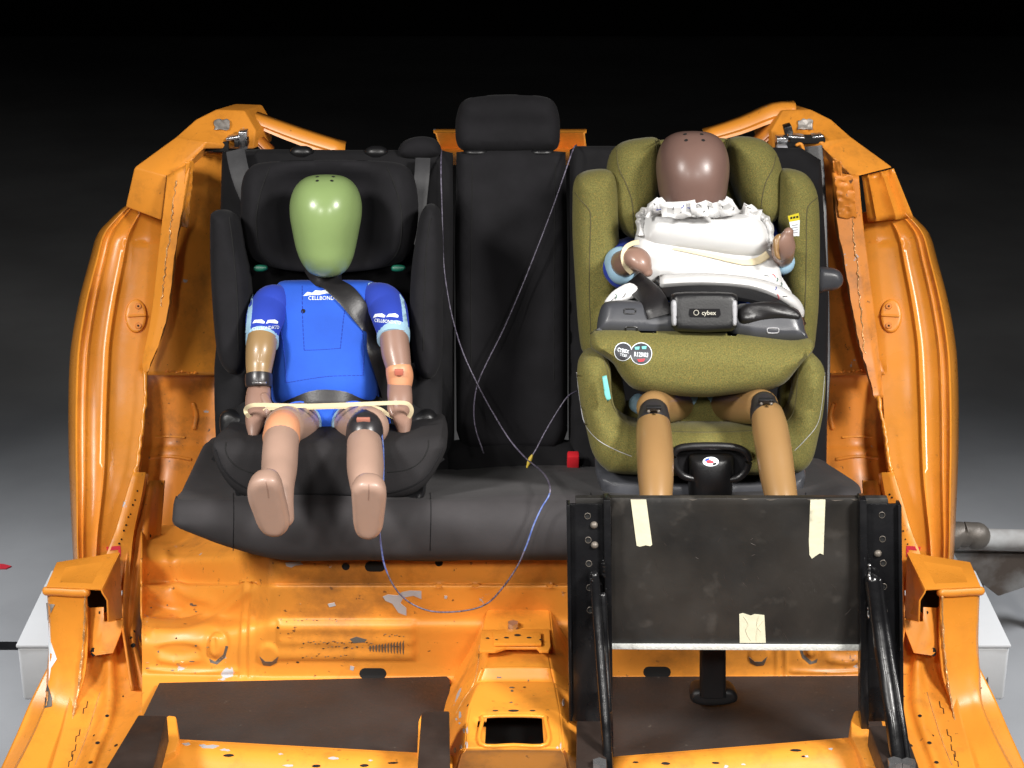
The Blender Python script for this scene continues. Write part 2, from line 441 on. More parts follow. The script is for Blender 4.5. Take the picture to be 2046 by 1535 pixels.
m_green = M('green_head_vinyl', (.235, .33, .125), .28, 0, .08, 90, .12, 8, coat=.05)
m_blue = M('blue_neoprene', (.014, .092, .56), .85, 0, .35, 500, .2, 10, sheen=.05, bdist=.0006)
m_navy = M('royal_blue_sleeve', (.011, .040, .38), .85, 0, .35, 500, .2, 10, sheen=.05, bdist=.0006)
m_lblue = M('pale_blue_trim', (.30, .47, .60), .7, 0, .2, 400)
m_white = M('white_foam', (.64, .64, .635), .6, 0, .15, 60)
m_white2 = M('white_ruffle', (.64, .635, .63), .65, 0, .3, 90)
m_cream = M('cream_rubber_band', (.66, .56, .36), .5, 0, .1, 60)
m_tape = M('masking_tape', (.60, .57, .42), .65, 0, .4, 80, .1, 30)
m_belt = M('black_belt_webbing', (.014, .013, .014), .40, 0, .5, 420, .15, 40, bdist=.0006)
m_beltg = M('grey_belt_webbing', (.035, .035, .038), .6, 0, .5, 420, .25, 40, bdist=.0006)
m_steel = M('black_painted_steel', (.008, .008, .009), .26, 0, .5, 35, .4, 12, coat=.2, rvar=.1)
m_ply = M('black_board', (.012, .0115, .011), .5, 0, .3, 40, col2=(.026, .023, .020), vscale=7, rvar=.18, fine=((.05, .045, .04), 26, .60, .80))
m_floorboard = M('dark_brown_board', (.022, .016, .014), .7, 0, .4, 150, col2=(.032, .022, .018), vscale=7, rvar=.12, fine=((.10, .085, .07), 60, .70, .80))
m_bar = M('dull_steel_bar', (.05, .034, .028), .5, .3, .3, 90, .35, 12, rvar=.12)
m_bolt = M('worn_bolt_steel', (.15, .13, .11), .5, .4, .3, 200)
m_chrome = M('zinc_metal', (.62, .62, .64), .25, .9, .3, 120)
m_dark = M('dark_hole', (.004, .004, .004), .9)  # near black for seams and print; in holes and cavities it paints the shade
m_whitebox = M('white_painted_block', (.62, .63, .64), .45, 0, .3, 30, .05, 4)
m_concrete = M('grey_concrete', (.34, .345, .355), .95, 0, .3, 12, .22, 1.6, spec=.05)
m_wall = M('dark_hall_wall', (.010, .0085, .008), .9, 0, .2, 5, .3, 3)
m_pipe = M('worn_painted_pipe', (.42, .42, .41), .8, 0, .5, 30, col2=(.14, .11, .09), vscale=9)
m_red = M('red_plastic', (.60, .02, .03), .35)
m_redtape = M('red_tape', (.62, .03, .05), .6)
m_teal = M('teal_plastic', (.005, .08, .05), .35)
m_aqua = M('aqua_label', (.16, .52, .48), .6)
m_print = M('white_print', (.78, .84, .88), .6)
m_printg = M('grey_print', (.45, .43, .36), .5)
m_orangejoint = M('orange_rubber_joint', (.56, .25, .13), .45, 0, .1, 60)
m_blackrub = M('black_rubber_joint', (.022, .020, .022), .32)
m_yellow = M('yellow_label', (.55, .46, .02), .5)
m_wire = M('violet_grey_cable', (.035, .03, .045), .45, col2=(.16, .14, .20), vscale=220)
m_wireb = M('blue_cable', (.05, .09, .32), .4, col2=(.16, .21, .42), vscale=150)
m_chip = M('bare_primer_grey', (.42, .41, .42), .6)
m_al = M('white_edge_strip', (.60, .61, .58), .5, 0, .6, 260, .2, 200)

# ================================================================ the setting
def sheet(name, z, x0, x1, y0, y1, mat, t=.02):
    return slab(name, [(x0, y0, z), (x1, y0, z), (x1, y1, z), (x0, y1, z)], t, mat, None, 0)
fl = sheet('floor', -.62, -9, 9, -6, 9, m_concrete, .05); tag(fl, kind='structure')
bw = slab('wall', [(-9, 8.5, -.6), (9, 8.5, -.6), (9, 8.5, 6), (-9, 8.5, 6)], .1, m_wall, None, 0); tag(bw, kind='structure')
st = slab('floor_stripe', [Pz(-140, 1281, -.616), Pz(120, 1283, -.616), Pz(120, 1297, -.616), Pz(-140, 1296, -.616)], .003, m_plast, None, 0)
tag(st, 'thin black stripe marked on the floor at the left edge behind the white block', 'floor marking')
rt = slab('floor_tape', [Pz(-60, 1124, -.616), Pz(8, 1127, -.616), Pz(23, 1131, -.616), Pz(12, 1136, -.616), Pz(-60, 1134, -.616)], .003, m_redtape, None, 0)
tag(rt, 'short strip of red tape stuck on the grey floor at far left', 'tape')

# ================================================================ car body shell
shell = root('car_body_shell', 'bright orange cut-open rear half of a car body with ribbed side pillars', 'car body', (0, -.3, -.1))
def mir(px, s): return px if s < 0 else 2052-px
side_trees = {}
def side(s):
    def Q(px, py, Y): return P(mir(px, s), py, Y)
    def Z(px, py, z): return Pz(mir(px, s), py, z)
    # ribbed outer jamb: rows of (py, px outer, px inner, Y)
    rows0 = [(412, 256, 322, .33), (440, 228, 320, .315), (470, 205, 316, .30), (520, 191, 312, .275), (600, 171, 302, .235), (680, 157, 293, .195), (740, 152, 291, .165),
             (820, 150, 286, .125), (900, 150, 281, .08), (960, 151, 273, .045), (1020, 152, 258, .01), (1080, 153, 243, -.03), (1150, 156, 232, -.07)]
    prof = [(-.10, .10), (-.03, .05), (0, .012), (.012, .004), (.03, .002), (.05, .004), (.060, .008), (.085, .010), (.125, .010), (.137, .007), (.147, .0045), (.157, .005), (.17, .009), (.20, .011), (.28, .013), (.36, .013), (.425, .011), (.437, .0075), (.448, .005), (.459, .005), (.470, .008), (.485, .0125), (.52, .014), (.62, .015), (.75, .014), (.88, .012), (1.0, .010), (1.1, .012), (1.35, .02)]
    rr_ = crom(rows0, 5); G = []
    for (py, po, pi, Y) in rr_:
        row = []
        for (u, d) in prof:
            k = 1 if py > 470 else max(.3, (py-400)/70)
            uu = u if py < 735 else min(u, 1.0+(u-1)*.08)
            row.append(Q(po+(pi-po)*uu, py+(0 if u < .2 else 14*(u-.2)*(1 if py < 480 else 0)), Y+d*.95*k+.045*max(u, 0)-.004*u*u))
        G.append(row)
    jamb = grid('side_jamb_panel', G, m_orange_clean, shell, thick=.003, sharp=60)
    # faceted upper pillar box
    a = {'A': (268, 335, .31), 'B': (333, 351, .27), 'C': (322, 441, .27), 'D': (250, 414, .31), 'E': (352, 274, .36), 'F': (412, 283, .31), 'G': (390, 240, .40), 'H': (432, 219, .43),
         'I': (488, 221, .44), 'J': (512, 262, .42), 'K': (507, 298, .40), 'L': (404, 298, .31), 'M': (352, 352, .28), 'N': (386, 318, .30)}
    V = {k: Q(*v) for k, v in a.items()}
    faces = ['ABCD', 'AEFLNMB', 'EGHIJKF', 'FKL']
    if s > 0: faces = ['AEFLNMB', 'EGHIJKF', 'FKL']
    names = list(V); bm = bmesh.new(); bv = {k: bm.verts.new(V[k]) for k in names}
    for f in faces: bm.faces.new([bv[c] for c in f])
    for v in list(bm.verts):
        if not v.link_faces: bm.verts.remove(v)
    bmesh.ops.recalc_face_normals(bm, faces=bm.faces)
    e = [x for x in bm.edges if x.is_boundary]
    r = bmesh.ops.extrude_edge_only(bm, edges=e)
    for v in [g for g in r['geom'] if isinstance(g, bmesh.types.BMVert)]: v.co += Vector((-s*.02, .13, -.02))
    bmesh.ops.bevel(bm, geom=[x for x in bm.edges if not x.is_boundary], offset=.004, segments=3, profile=.5, affect='EDGES')
    ub = bmobj('upper_pillar_box', bm, m_orange, shell, 30)
    if s > 0:   # right box front is open and ribbed: two short ribs and a plate
        gp = []
        for t in [i/8 for i in range(9)]:
            row = []
            for (u, d) in [(0, 0), (.12, .012), (.2, .015), (.3, .004), (.36, .0), (.42, .006), (.55, .016), (.7, .016), (.76, .006), (.8, .004), (.86, .014), (1, .018)]:
                p0 = (268+u*(330-268), 338+u*14); p1 = (228+u*(318-228), 436+u*8)
                row.append(Q(lerp(p0[0], p1[0], t), lerp(p0[1], p1[1], t), .315+d-.02*u))
            gp.append(row)
        grid('upper_ribbed_panel', gp, m_orange_clean, shell, thick=.003, sharp=60)
    # inner flange strip with torn weld line
    fl_o = [(334, 351), (324, 440), (315, 520), (306, 600), (297, 660), (284, 722), (288, 744)]
    fl_i = [(384, 322), (372, 400), (356, 480), (347, 560), (337, 630), (318, 690), (296, 742)]
    if s > 0:
        fl_o = [(336, 351), (328, 440), (318, 520), (308, 600), (298, 680), (292, 740), (287, 795)]
        fl_i = [(390, 345), (385, 440), (368, 530), (356, 600), (340, 680), (322, 740), (306, 797)]
    fo, fi = crom(fl_o, 5), crom(fl_i, 5); G = []
    for i, (p, q) in enumerate(zip(fo, fi)):
        t = i/(len(fo)-1); Y0 = lerp(.265, .13, t)
        row = []
        for u in [0, .04, .3, .48, .52, .7, .9, 1]:
            jx = random.uniform(-1.3, 1.3) if u >= .9 else 0
            row.append(Q(lerp(p[0], q[0], u)+jx, lerp(p[1], q[1], u), Y0-.012+(-.004*u if u > .04 else .010)+(.006 if u >= 1 else 0)))
        G.append(row)
    flg = grid('inner_flange', G, m_orange if s < 0 else m_orange_dirty, shell, thick=.004, sharp=50)
    tr = bvh(flg)
    wp = []
    base = [(352, 362), (348, 400), (343, 440), (338, 480), (332, 530), (327, 570), (322, 612)] if s < 0 else [(352, 362), (349, 420), (346, 470), (340, 530), (334, 600), (330, 650), (324, 705)]
    for (x, y) in crom(base, 9): wp.append((mir(x, s)+random.uniform(-2.2, 2.2), y+random.uniform(-1, 1)))
    C = [onsurf(x, y, tr, .0004, .2) for x, y in wp]
    tube_r('weld_bead', C, [random.uniform(.0009, .0021) for _ in C], m_weld, shell, 7)
    # crumpled bright torn patch at the pillar root
    G = []
    for i in range(16):
        t = i/15; row = []
        for j in range(6):
            u = j/5; x = lerp(372, 388, u)-14*t*t+random.uniform(-1.2, 1.2); x = lerp(x, 366+u*12, t*.5)
            row.append(Q(x, lerp(322, 455, t)+random.uniform(-2, 2), .238+random.uniform(-.002, .003)+.02*u))
        G.append(row)
    grid('torn_seam', G, m_orange_dirty if s > 0 else m_orange_clean, shell, nu=2, nv=2, thick=.002, sharp=30)
    if s > 0:
        G = [[Q(348+j*9+random.uniform(-2, 2)-i*.7, 352+i*7+random.uniform(-3, 3), .226+random.uniform(-.0022, .0028)) for j in range(5)] for i in range(13)]
        grid('crumpled_panel', G, m_orange_dirty, shell, nu=3, nv=3, thick=.002, sharp=30)
    # inner wall behind: top part, from the flange back to the seat edge
    G = []
    for (py, xo, xi, Yo, Yi) in [(305, 384, 448, .33, .42), (360, 366, 449, .30, .40), (450, 350, 449, .27, .37), (560, 334, 446, .22, .32), (680, 312, 440, .18, .27), (752, 290, 436, .15, .24)]:
        G.append([Q(lerp(xo-6, xi, u), py+(0 if py < 700 else -2), lerp(Yo, Yi, u)+.02-.012*math.sin(u*3.14)) for u in (0, .15, .35, .6, .85, 1, 1.25)])
    iw = grid('inner_quarter_panel', G, m_orange if s < 0 else m_orange_dirty, shell, nu=2, nv=5, thick=.004)  # right wall takes the redder grimy paint, its shade put into the colour
    # lower inner wall / wheel house, a step further back
    G = []
    for (py, xo, xi, Yo, Yi) in [(735, 285, 440, .19, .27), (756, 280, 438, .24, .26), (800, 276, 434, .25, .24), (880, 268, 428, .24, .21), (905, 265, 427, .22, .19), (960, 255, 424, .19, .16), (1040, 235, 420, .12, .11), (1130, 225, 410, .0, .05)]:
        G.append([Q(lerp(xo, xi, u), py, lerp(Yo, Yi, u)+.03-.035*math.sin(min(1, u*1.2)*3.14)) for u in (0, .12, .3, .5, .7, .9, 1.05)])
    wh = grid('wheel_house', G, m_orange_dirty, shell, nu=4, nv=4, thick=.004)
    # dents and a ridge on the wheel house
    tw = bvh(wh, iw)
    p = [onsurf(mir(x, s), y, tw, .001) for x, y in [(312, 873), (335, 872), (368, 874)]]
    tube_r('pressed_ridge', catv(p, 5), [.0025]*11, m_orange, shell, 8)
    p = [onsurf(mir(x, s), y, tw, .0) for x, y in [(386, 808), (392, 830), (388, 855)]]
    tube_r('pressed_ridge', catv(p, 5), [.005]*11, m_orange_dirty, shell, 8)
    p = [onsurf(mir(x, s), y, tw, .0) for x, y in [(300, 915), (340, 912), (380, 918)]]
    tube_r('pressed_ridge', catv(p, 5), [.004]*11, m_orange_dirty, shell, 8)
    ws = [(random.uniform(-1, 1), random.uniform(-2, 2)) for _ in range(40)]
    p = [onsurf(mir(332+i*2.6+a, s), 742+b+.16*i, tw, .001) for i, (a, b) in enumerate(ws)]
    tube_r('weld_seam', p[:24], [random.uniform(.0015, .003) for _ in p[:24]], m_orange_dirty, shell, 7)
    # torn cut edge running down between jamb and wheel house
    ed = [(290, 745), (291, 790), (287, 830), (281, 880), (276, 915), (270, 948)] if s < 0 else [(296, 795), (291, 830), (284, 862), (279, 900), (273, 935), (268, 948)]
    C = [Q(x+random.uniform(-1.2, 1.2), y, lerp(.12, .0, (y-745)/200)) for x, y in crom(ed, 7)]
    tube_r('torn_edge', C, [random.uniform(.003, .0055) for _ in C], m_orange_clean, shell, 8)
    # lower pillar skirt, sloping towards the sill
    G = []
    for (py, xo, xi, Y) in [(944, 268, 291, -.01), (1000, 250, 281, -.04), (1060, 232, 268, -.07), (1110, 212, 262, -.11), (1180, 190, 256, -.15)]:
        G.append([Q(lerp(xo, xi, u), py, Y+.02*u) for u in (0, .5, .9, 1)]+[Q(xi+6, py+4, Y+.06)])
    sk = grid('pillar_skirt', G, m_orange, shell, nv=4, thick=.004)
    ts = bvh(sk)
    for k in range(9): hole('hole', mir(274-k*4.5, s), 985+k*13+random.uniform(-4, 4), random.uniform(1.4, 2.4), ts, shell, m_dark, -.05)
    # inner sill wall (between skirt and floor)
    G = []
    for (py, xo, xi, Yo, Yi) in [(960, 280, 330, .02, .10), (1060, 262, 322, -.05, .02), (1160, 250, 312, -.14, -.06), (1240, 246, 296, -.20, -.12), (1290, 252, 290, -.26, -.18), (1380, 265, 330, -.34, -.26)]:
        G.append([Q(lerp(xo, xi, u), py, lerp(Yo, Yi, u)+.02*math.sin(u*9)*.6) for u in (0, .2, .4, .6, .8, 1)])
    sw = grid('inner_sill_wall', G, m_orange_dirty, shell, nu=3, nv=4, thick=.004)
    tsw = bvh(sw)
    for (x, y, r) in [(268, 1262, 3), (262, 1275, 3.2), (266, 1290, 5), (300, 1071, 3.5)]: hole('hole', mir(x, s), y, r, tsw, shell, m_dark, -.1)
    p = [onsurf(mir(x, s), y, tsw, .0) for x, y in [(300, 1115), (300, 1160), (295, 1210), (290, 1235)]]
    tube_r('pressed_ridge', catv(p, 5), [.003]*16, m_orange_dirty, shell, 8)
    # ---- cut pillar stub: a hollow box with rounded lip
    t = {'a': (113, 1123, -.10), 'b': (238, 1103, -.13), 'c': (201, 1177, -.24), 'd': (92, 1172, -.21)}
    W = {k: Q(*v) for k, v in t.items()}
    top = slab('stub_top', [W['a'], W['b'], W['c'], W['d']], .004, m_orange_clean, shell, .0015)
    C = [Q(x, y, Y) for x, y, Y in [(93, 1181, -.205), (120, 1182, -.213), (150, 1184, -.222), (172, 1184, -.228)]]
    tube_r('stub_lip', catv(C, 4), [.009]*13, m_orange, shell, 12)
    # inner face with slot opening
    inner = [(201, 1176, -.24), (240, 1104, -.13), (244, 1180, -.17), (245, 1238, -.20), (226, 1304, -.26), (190, 1310, -.27), (180, 1250, -.25)]
    fp = [Q(*v) for v in [(203, 1178, -.243), (240, 1104, -.133), (245, 1235, -.20), (217, 1243, -.245), (215, 1200, -.243), (206, 1186, -.243)]]
    slab('stub_inner_face', fp, .003, m_orange, shell, .001)
    slab('stub_lower_face', [Q(*v) for v in [(173, 1215, -.20), (207, 1213, -.225), (208, 1242, -.235), (247, 1238, -.205), (243, 1262, -.22), (226, 1305, -.25), (190, 1310, -.255), (178, 1300, -.24)]], .003, m_orange, shell, .001)
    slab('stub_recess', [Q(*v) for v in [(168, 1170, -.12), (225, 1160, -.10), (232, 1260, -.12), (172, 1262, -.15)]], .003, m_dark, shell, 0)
    th = bvh(*[o for o in shell.children if o.name.startswith('stub_lower')])
    hole('hole', mir(200, s), 1224, 3.2, th, shell, m_dark, -.2); hole('hole', mir(187, s), 1303, 6, th, shell, m_dark, -.2, 1.5)
    # outer stub face continuing down into the sill flange (the long bright strip)
    G = []
    for (py, x0, x1, Y0, Y1) in [(1185, 94, 172, -.205, -.228), (1230, 96, 174, -.215, -.235), (1290, 97, 174, -.235, -.255), (1350, 93, 168, -.26, -.28), (1400, 90, 153, -.30, -.31), (1440, 76, 145, -.35, -.35), (1490, 52, 135, -.42, -.41), (1560, 14, 118, -.50, -.50)]:
        G.append([Q(lerp(x0, x1, u), py, lerp(Y0, Y1, u)+(.016 if u == 0 else 0)) for u in (0, .06, .3, .6, .94, 1)])
    of = grid('sill_strip', G, m_orange_clean, shell, nu=2, nv=4, thick=.005)
    tof = bvh(of)
    if s < 0:
        patch('paint_tear', [(92, 1205), (110, 1208), (102, 1225), (95, 1240), (94, 1222)], tof, m_cutmetal, shell, step=6)
        patch('paint_tear', [(96, 1368), (104, 1395), (104, 1412), (82, 1417), (88, 1395)], tof, m_bolt, shell, step=6)
        patch('paint_tear', [(99, 1245), (101, 1280), (114, 1317), (102, 1335), (98, 1360), (99, 1320), (98, 1280)], tof, m_print, shell, step=6)
    else:
        patch('paint_tear', [(1956, 1380), (1974, 1352), (1975, 1388), (1966, 1386)], tof, m_bolt, shell, step=6)
    # welded seam beside it, dotted with grime
    C = [Q(x+random.uniform(-.7, .7), y, Y-.004) for x, y, Y in crom([(170, 1192, -.23), (168, 1260, -.245), (162, 1330, -.27), (152, 1400, -.31), (140, 1460, -.37), (118, 1560, -.50)], 9)]
    tube_r('seam_edge', C, [random.uniform(.0012, .003) for _ in C], m_weld, shell, 7)
    # outer sill behind the strip
    G = []
    for (py, x0, x1, Y) in [(1330, 100, 140, -.20), (1400, 66, 120, -.26), (1470, 36, 90, -.34), (1580, -14, 50, -.46)]:
        G.append([Q(lerp(x0, x1, u), py, Y+.01*(1-u)) for u in (-.08, 0, .5, 1)])
    grid('outer_sill', G, m_orange_clean, shell, nv=4, thick=.004)
    # inner sill slope down to the floor, with the perforated rail
    G = []
    for (py, x0, x1, Y0, Y1) in [(1190, 160, 250, -.13, -.12), (1235, 158, 262, -.17, -.15), (1300, 158, 285, -.22, -.22), (1350, 150, 300, -.26, -.27), (1400, 138, 312, -.31, -.34), (1450, 126, 300, -.37, -.42), (1500, 112, 275, -.44, -.50), (1570, 92, 246, -.53, -.60)]:
        row = []
        for u in [i/14 for i in range(15)]:
            k = (py-1300)/270; st_ = .0
            if k > -.1: st_ = .022*(1/(1+math.exp(-(u-.38)*60)))-.022*(1/(1+math.exp(-(u-.55)*60)))
            row.append(Q(lerp(x0, x1, u), py, lerp(Y0, Y1, u)+.03*math.sin(u*3.14)-st_))
        G.append(row)
    ss = grid('sill_slope', G, m_orange, shell, nu=2, nv=5, thick=.004, sharp=60)
    tss = bvh(ss)
    for (x, y, r) in [(214, 1431, 4), (188, 1470, 2.5), (195, 1485, 4.5), (181, 1524, 4.5), (232, 1490, 4), (246, 1392, 2)]: hole('hole', mir(x, s), y, r, tss, shell, m_dark, -.4)
    for (x, y) in [(175, 1414), (160, 1470), (152, 1500), (146, 1520)]:
        p = [onsurf(mir(a, s), b, tss, .0003) for a, b in [(x, y-12), (x-2, y), (x-8, y+2), (x-9, y+12)]]
        tube_r('cut_line', p, [.0009]*4, m_dark, shell, 5)
    p = [onsurf(mir(a, s), b, tss, .0003) for a, b in crom([(200, 1384), (186, 1430), (170, 1480), (150, 1530)], 6)]
    tube_r('cut_line', p, [.0009]*len(p), m_weld, shell, 5)
    # round pressed boss with two bolts on the jamb
    tj = bvh(jamb); c, nr = hit(mir(272, s), 632, tj)
    pl_ = Plane(mir(272, s), 632, c.y, math.degrees(math.asin(nr.z)), math.degrees(math.atan2(nr.x, -nr.y)))
    bs = inflate('pressed_boss', pl_, [(mir(272+22*math.cos(k*math.pi/8), s), 632+34*math.sin(k*math.pi/8)) for k in range(16)], m_orange, shell, r=.004, T=.008, back=.02, step=.006, smooth=2)
    tb = bvh(bs)
    for (x, y) in [(276, 612), (276, 651)]:
        c, nr = hit(mir(x, s), y, tb)
        b_ = bmesh.new(); bmesh.ops.create_cone(b_, cap_ends=True, segments=12, radius1=.008, radius2=.006, depth=.008)
        b_.transform(Matrix.Translation(c) @ nr.to_track_quat('Z', 'Y').to_matrix().to_4x4()); bo_ = bmobj('bolt', b_, m_orange_dirty, shell)
        hole('hole', mir(x, s), y, 2, bvh(bo_), shell, m_dark, c.y)
    C = [onsurf(mir(x, s), y, tb, .001) for x, y in crom([(257, 632), (272, 631), (290, 630)], 4)]
    tube_r('pressed_ridge', C, [.003]*len(C), m_orange, shell, 8)
    # red paint marks
    patch('red_mark', [(mir(x, s), y) for x, y in [(212, 1093), (240, 1091), (241, 1098), (214, 1101)]], bvh(sk, jamb), m_redtape, shell, step=5)
    patch('red_mark', [(mir(x, s), y) for x, y in [(236, 1098), (241, 1098), (241, 1112), (237, 1114)]], bvh(sk, jamb), m_redtape, shell, step=5)
    # bracket on the top of the pillar with a raw metal latch
    tu = bvh(ub)
    pts = [(428, 240), (450, 244), (462, 250), (458, 260), (432, 262)]
    G = [[onsurf(mir(428+j*6+random.uniform(-1.5, 1.5), s), 242+i*5+random.uniform(-1.5, 1.5), tu, .002+random.uniform(0, .004), .4) for j in range(6)] for i in range(5)]
    grid('scraped_patch', G, m_cutmetal, shell, nu=2, nv=2, thick=.001, sharp=0)
for s in (-1, 1): side(s)
# metal latch brackets in the upper corners
def bracket(cx, cy, Y, w_, h_, mat, ang=0):
    p = P(cx, cy, Y); k = mpp(p)
    return box('latch_plate', p, Vector((math.cos(ang), 0, math.sin(ang))), Vector((0, 1, 0)), Vector((-math.sin(ang), 0, math.cos(ang))), w_*k, .03, h_*k, mat, shell, .002)
bracket(432, 290, .36, 52, 20, m_dark); bracket(487, 278, .36, 17, 36, m_chrome); bracket(466, 274, .355, 26, 6, m_chrome, .2); bracket(474, 284, .35, 9, 14, m_plast); bracket(494, 283, .34, 5, 14, m_plast)
bracket(1562, 282, .34, 24, 20, m_chrome); bracket(1612, 278, .33, 70, 12, m_dark); bracket(1590, 272, .33, 34, 5, m_chrome, -.1); bracket(1632, 271, .33, 22, 5, m_chrome, .1); bracket(1575, 262, .36, 16, 26, m_plast, .3)
# rear braces
def beam(name, pts, wid, th, mat, parent):
    """flat pressed rail through pixel points (px,py,Y,half height px)"""
    G = []
    for (x, y, Y, h) in pts:
        p = P(x, y, Y); k = h*mpp(p)
        G.append([p+UP*k+Vector((0, .03, 0)), p+UP*k, p+UP*k*.55+Vector((0, -.006, 0)), p-UP*k*.2+Vector((0, -.006, 0)), p-UP*k*.6, p-UP*k, p-UP*k+Vector((0, .03, 0))])
    return grid(name, G, mat, parent, nv=3, thick=.003, sharp=40)
beam('rear_brace', [(480, 232, .47, 11), (520, 246, .48, 13), (600, 276, .50, 15), (690, 304, .52, 14)], 0, 0, m_orange, shell)
beam('rear_brace', [(500, 268, .44, 9), (525, 292, .44, 10), (545, 312, .44, 10)], 0, 0, m_orange_dirty, shell)
beam('rear_brace', [(1405, 276, .50, 12), (1480, 254, .48, 15), (1545, 228, .46, 17), (1590, 222, .45, 14)], 0, 0, m_orange, shell)
beam('rear_brace', [(1500, 300, .44, 11), (1535, 268, .44, 13), (1555, 246, .44, 10)], 0, 0, m_orange_dirty, shell)
G = []
for x in (866, 870, 910, 1020, 1120, 1168, 1172):
    e = 6 if x in (866, 1172) else 0
    G.append([P(x, 258, .46), P(x, 263, .45), P(x+(4 if x < 1000 else -4), 266, .43), P(x+(12 if x < 1000 else 0)+e*0, 296, .46), P(x+(14 if x < 1000 else 0), 304, .40), P(x, 330, .42)])
grid('parcel_shelf_bracket', G, m_orange, shell, thick=.004, nv=1)

# ---- heelboard and floor
G = []
colsX = [284, 300, 350, 410, 470, 520, 548, 600, 700, 800, 900, 1026]
offt = {284: .20, 300: .24, 350: .26, 410: .20, 470: .12, 520: .04, 548: 0}
rowsY = [(1050, -.26, 1.3), (1085, -.33, 1.2), (1105, -.375, 1.1), (1122, -.385, 1), (1160, -.385, 1), (1168, -.386, .95), (1176, -.398, .9), (1230, -.38, .7), (1255, -.385, .3), (1285, -.378, .12), (1340, -.365, .05), (1362, -.375, 0), (1400, -.43, 0), (1480, -.55, 0), (1560, -.66, 0)]
xs = colsX+[2052-x for x in colsX[-2::-1]]
for (py, Y, k) in rowsY:
    G.append([P(x, py, Y+offt.get(x if x < 1026 else 2052-x, 0)*k) for x in xs])
heel = grid('heelboard', G, m_heel, shell, nu=14, nv=14, thick=.004, sharp=50)
th = bvh(heel)
def ell(x, y, a, b, n=14): return [(x+a*math.cos(q*2*math.pi/n), y+b*math.sin(q*2*math.pi/n)) for q in range(n)]
fe = []
for s in (-1, 1):
    m_ = lambda pts: [(mir(a, s), b) for a, b in pts]
    fe += [(m_([(500, 1160), (470, 1180), (430, 1212), (385, 1238), (340, 1246), (296, 1242)]), False, 7, .007), (m_([(497, 1180), (462, 1212), (420, 1246), (370, 1262), (310, 1262)]), False, 8, .006), (m_([(480, 1168), (450, 1194), (410, 1224), (360, 1234)]), False, 5, -.004),
           (m_([(497, 1165), (488, 1230), (483, 1300), (482, 1352)]), False, 4, .0045), (m_([(510, 1165), (503, 1230), (500, 1300), (500, 1352)]), False, 4, .0045),
           (m_(ell(432, 1290, 20, 32)), True, 5, -.0045), (m_(ell(430, 1290, 9, 18)), True, 3.5, .003), (m_([(425, 1275), (425, 1305)]), False, 3, .003), (m_([(436, 1275), (434, 1305)]), False, 3, .003),
           ('plate', m_(ell(356, 1300, 42, 13)), 5, -.006), (m_([(320, 1318), (360, 1324), (396, 1318)]), False, 5, .004),
           ('plate', m_(ell(536, 1306, 20, 20)), 3, .005), (m_([(300, 1338), (380, 1344), (470, 1340)]), False, 6, .004), (m_([(330, 1110), (345, 1150), (370, 1185), (420, 1200)]), False, 12, .006), (m_([(300, 1200), (330, 1214), (360, 1216)]), False, 8, -.006)]
fe += [('plate', [(555, 1238), (828, 1238), (828, 1318), (555, 1318)], 2.5, .0035)]+[([(565, y), (820, y)], False, 9, .0022) for y in (1252, 1280, 1306)]
fe += [(ell(x, 1170, 5, 4, 8), True, 4, .003) for x in (877, 950, 1098)]
emboss(heel, fe)
th = bvh(heel)
for s in (-1, 1):
    m_ = lambda pts: [(mir(a, s), b) for a, b in pts]
    patch('worn_edge', m_([(519, 1312), (530, 1322), (544, 1322), (556, 1312), (553, 1324), (540, 1331), (526, 1329)]), th, m_bolt, shell, step=3, thick=.0003)
    patch('worn_edge', m_([(418, 1316), (430, 1322), (446, 1308), (451, 1290), (456, 1292), (450, 1314), (434, 1328), (420, 1324)]), th, m_bolt, shell, step=3, thick=.0003)
    for _ in range(16): chip('grime_spot', mir(random.uniform(290, 400), s), random.uniform(1200, 1345), random.uniform(1.5, 6), random.uniform(1, 3), th, random.choice([m_weld, m_bolt, m_orange_dirty]), shell, -.38)
# embossed plate with scratches
pts = [(555, 1238), (828, 1238), (828, 1318), (555, 1318)]
tp = bvh(heel)
for (x0, x1, y, n) in ((600, 740, 1283, 26), (640, 800, 1292, 20), (570, 690, 1239, 12), (600, 700, 1311, 10), (760, 806, 1269, 8)):
    for k in range(n):
        x = lerp(x0, x1, (k+random.random())/n); yy = y+random.uniform(-3, 3)
        patch('scratch', [(x, yy), (x+random.uniform(2, 6), yy+random.uniform(-1, 1)), (x+1.5, yy+random.uniform(1, 2.5))], tp, m_bolt if k % 3 else m_dark, shell, step=9, thick=.0003)
for k in range(12):
    x = 738+k*6; patch('scratch', [(x, 1291-k*.5), (x+3, 1290-k), (x+2.6, 1302+k*.6), (x+.6, 1300+k*.3)], tp, m_bolt, shell, step=9, thick=.0003)
patch('scratch', [(699, 1277), (712, 1272), (733, 1278), (728, 1283), (706, 1285)], tp, m_bolt, shell, step=6, thick=.0004)
for pts in ([(765, 1192), (775, 1188), (795, 1190), (803, 1183), (820, 1180), (842, 1181), (842, 1197), (826, 1190), (806, 1194), (800, 1205), (812, 1215), (812, 1230), (796, 1224), (784, 1206), (770, 1200)],
            [(570, 1124), (600, 1122), (606, 1128), (590, 1130), (582, 1134), (572, 1131)], [(655, 1207), (668, 1204), (671, 1210), (658, 1213)], [(888, 1190), (894, 1191), (893, 1196), (888, 1196)], [(700, 1330), (708, 1332), (706, 1340), (699, 1338)]):
    patch('paint_chip', pts, th, m_chip, shell, step=5, thick=.0004)
hole('round_hole', 691, 1132, 8, th, shell, m_dark, -.36)
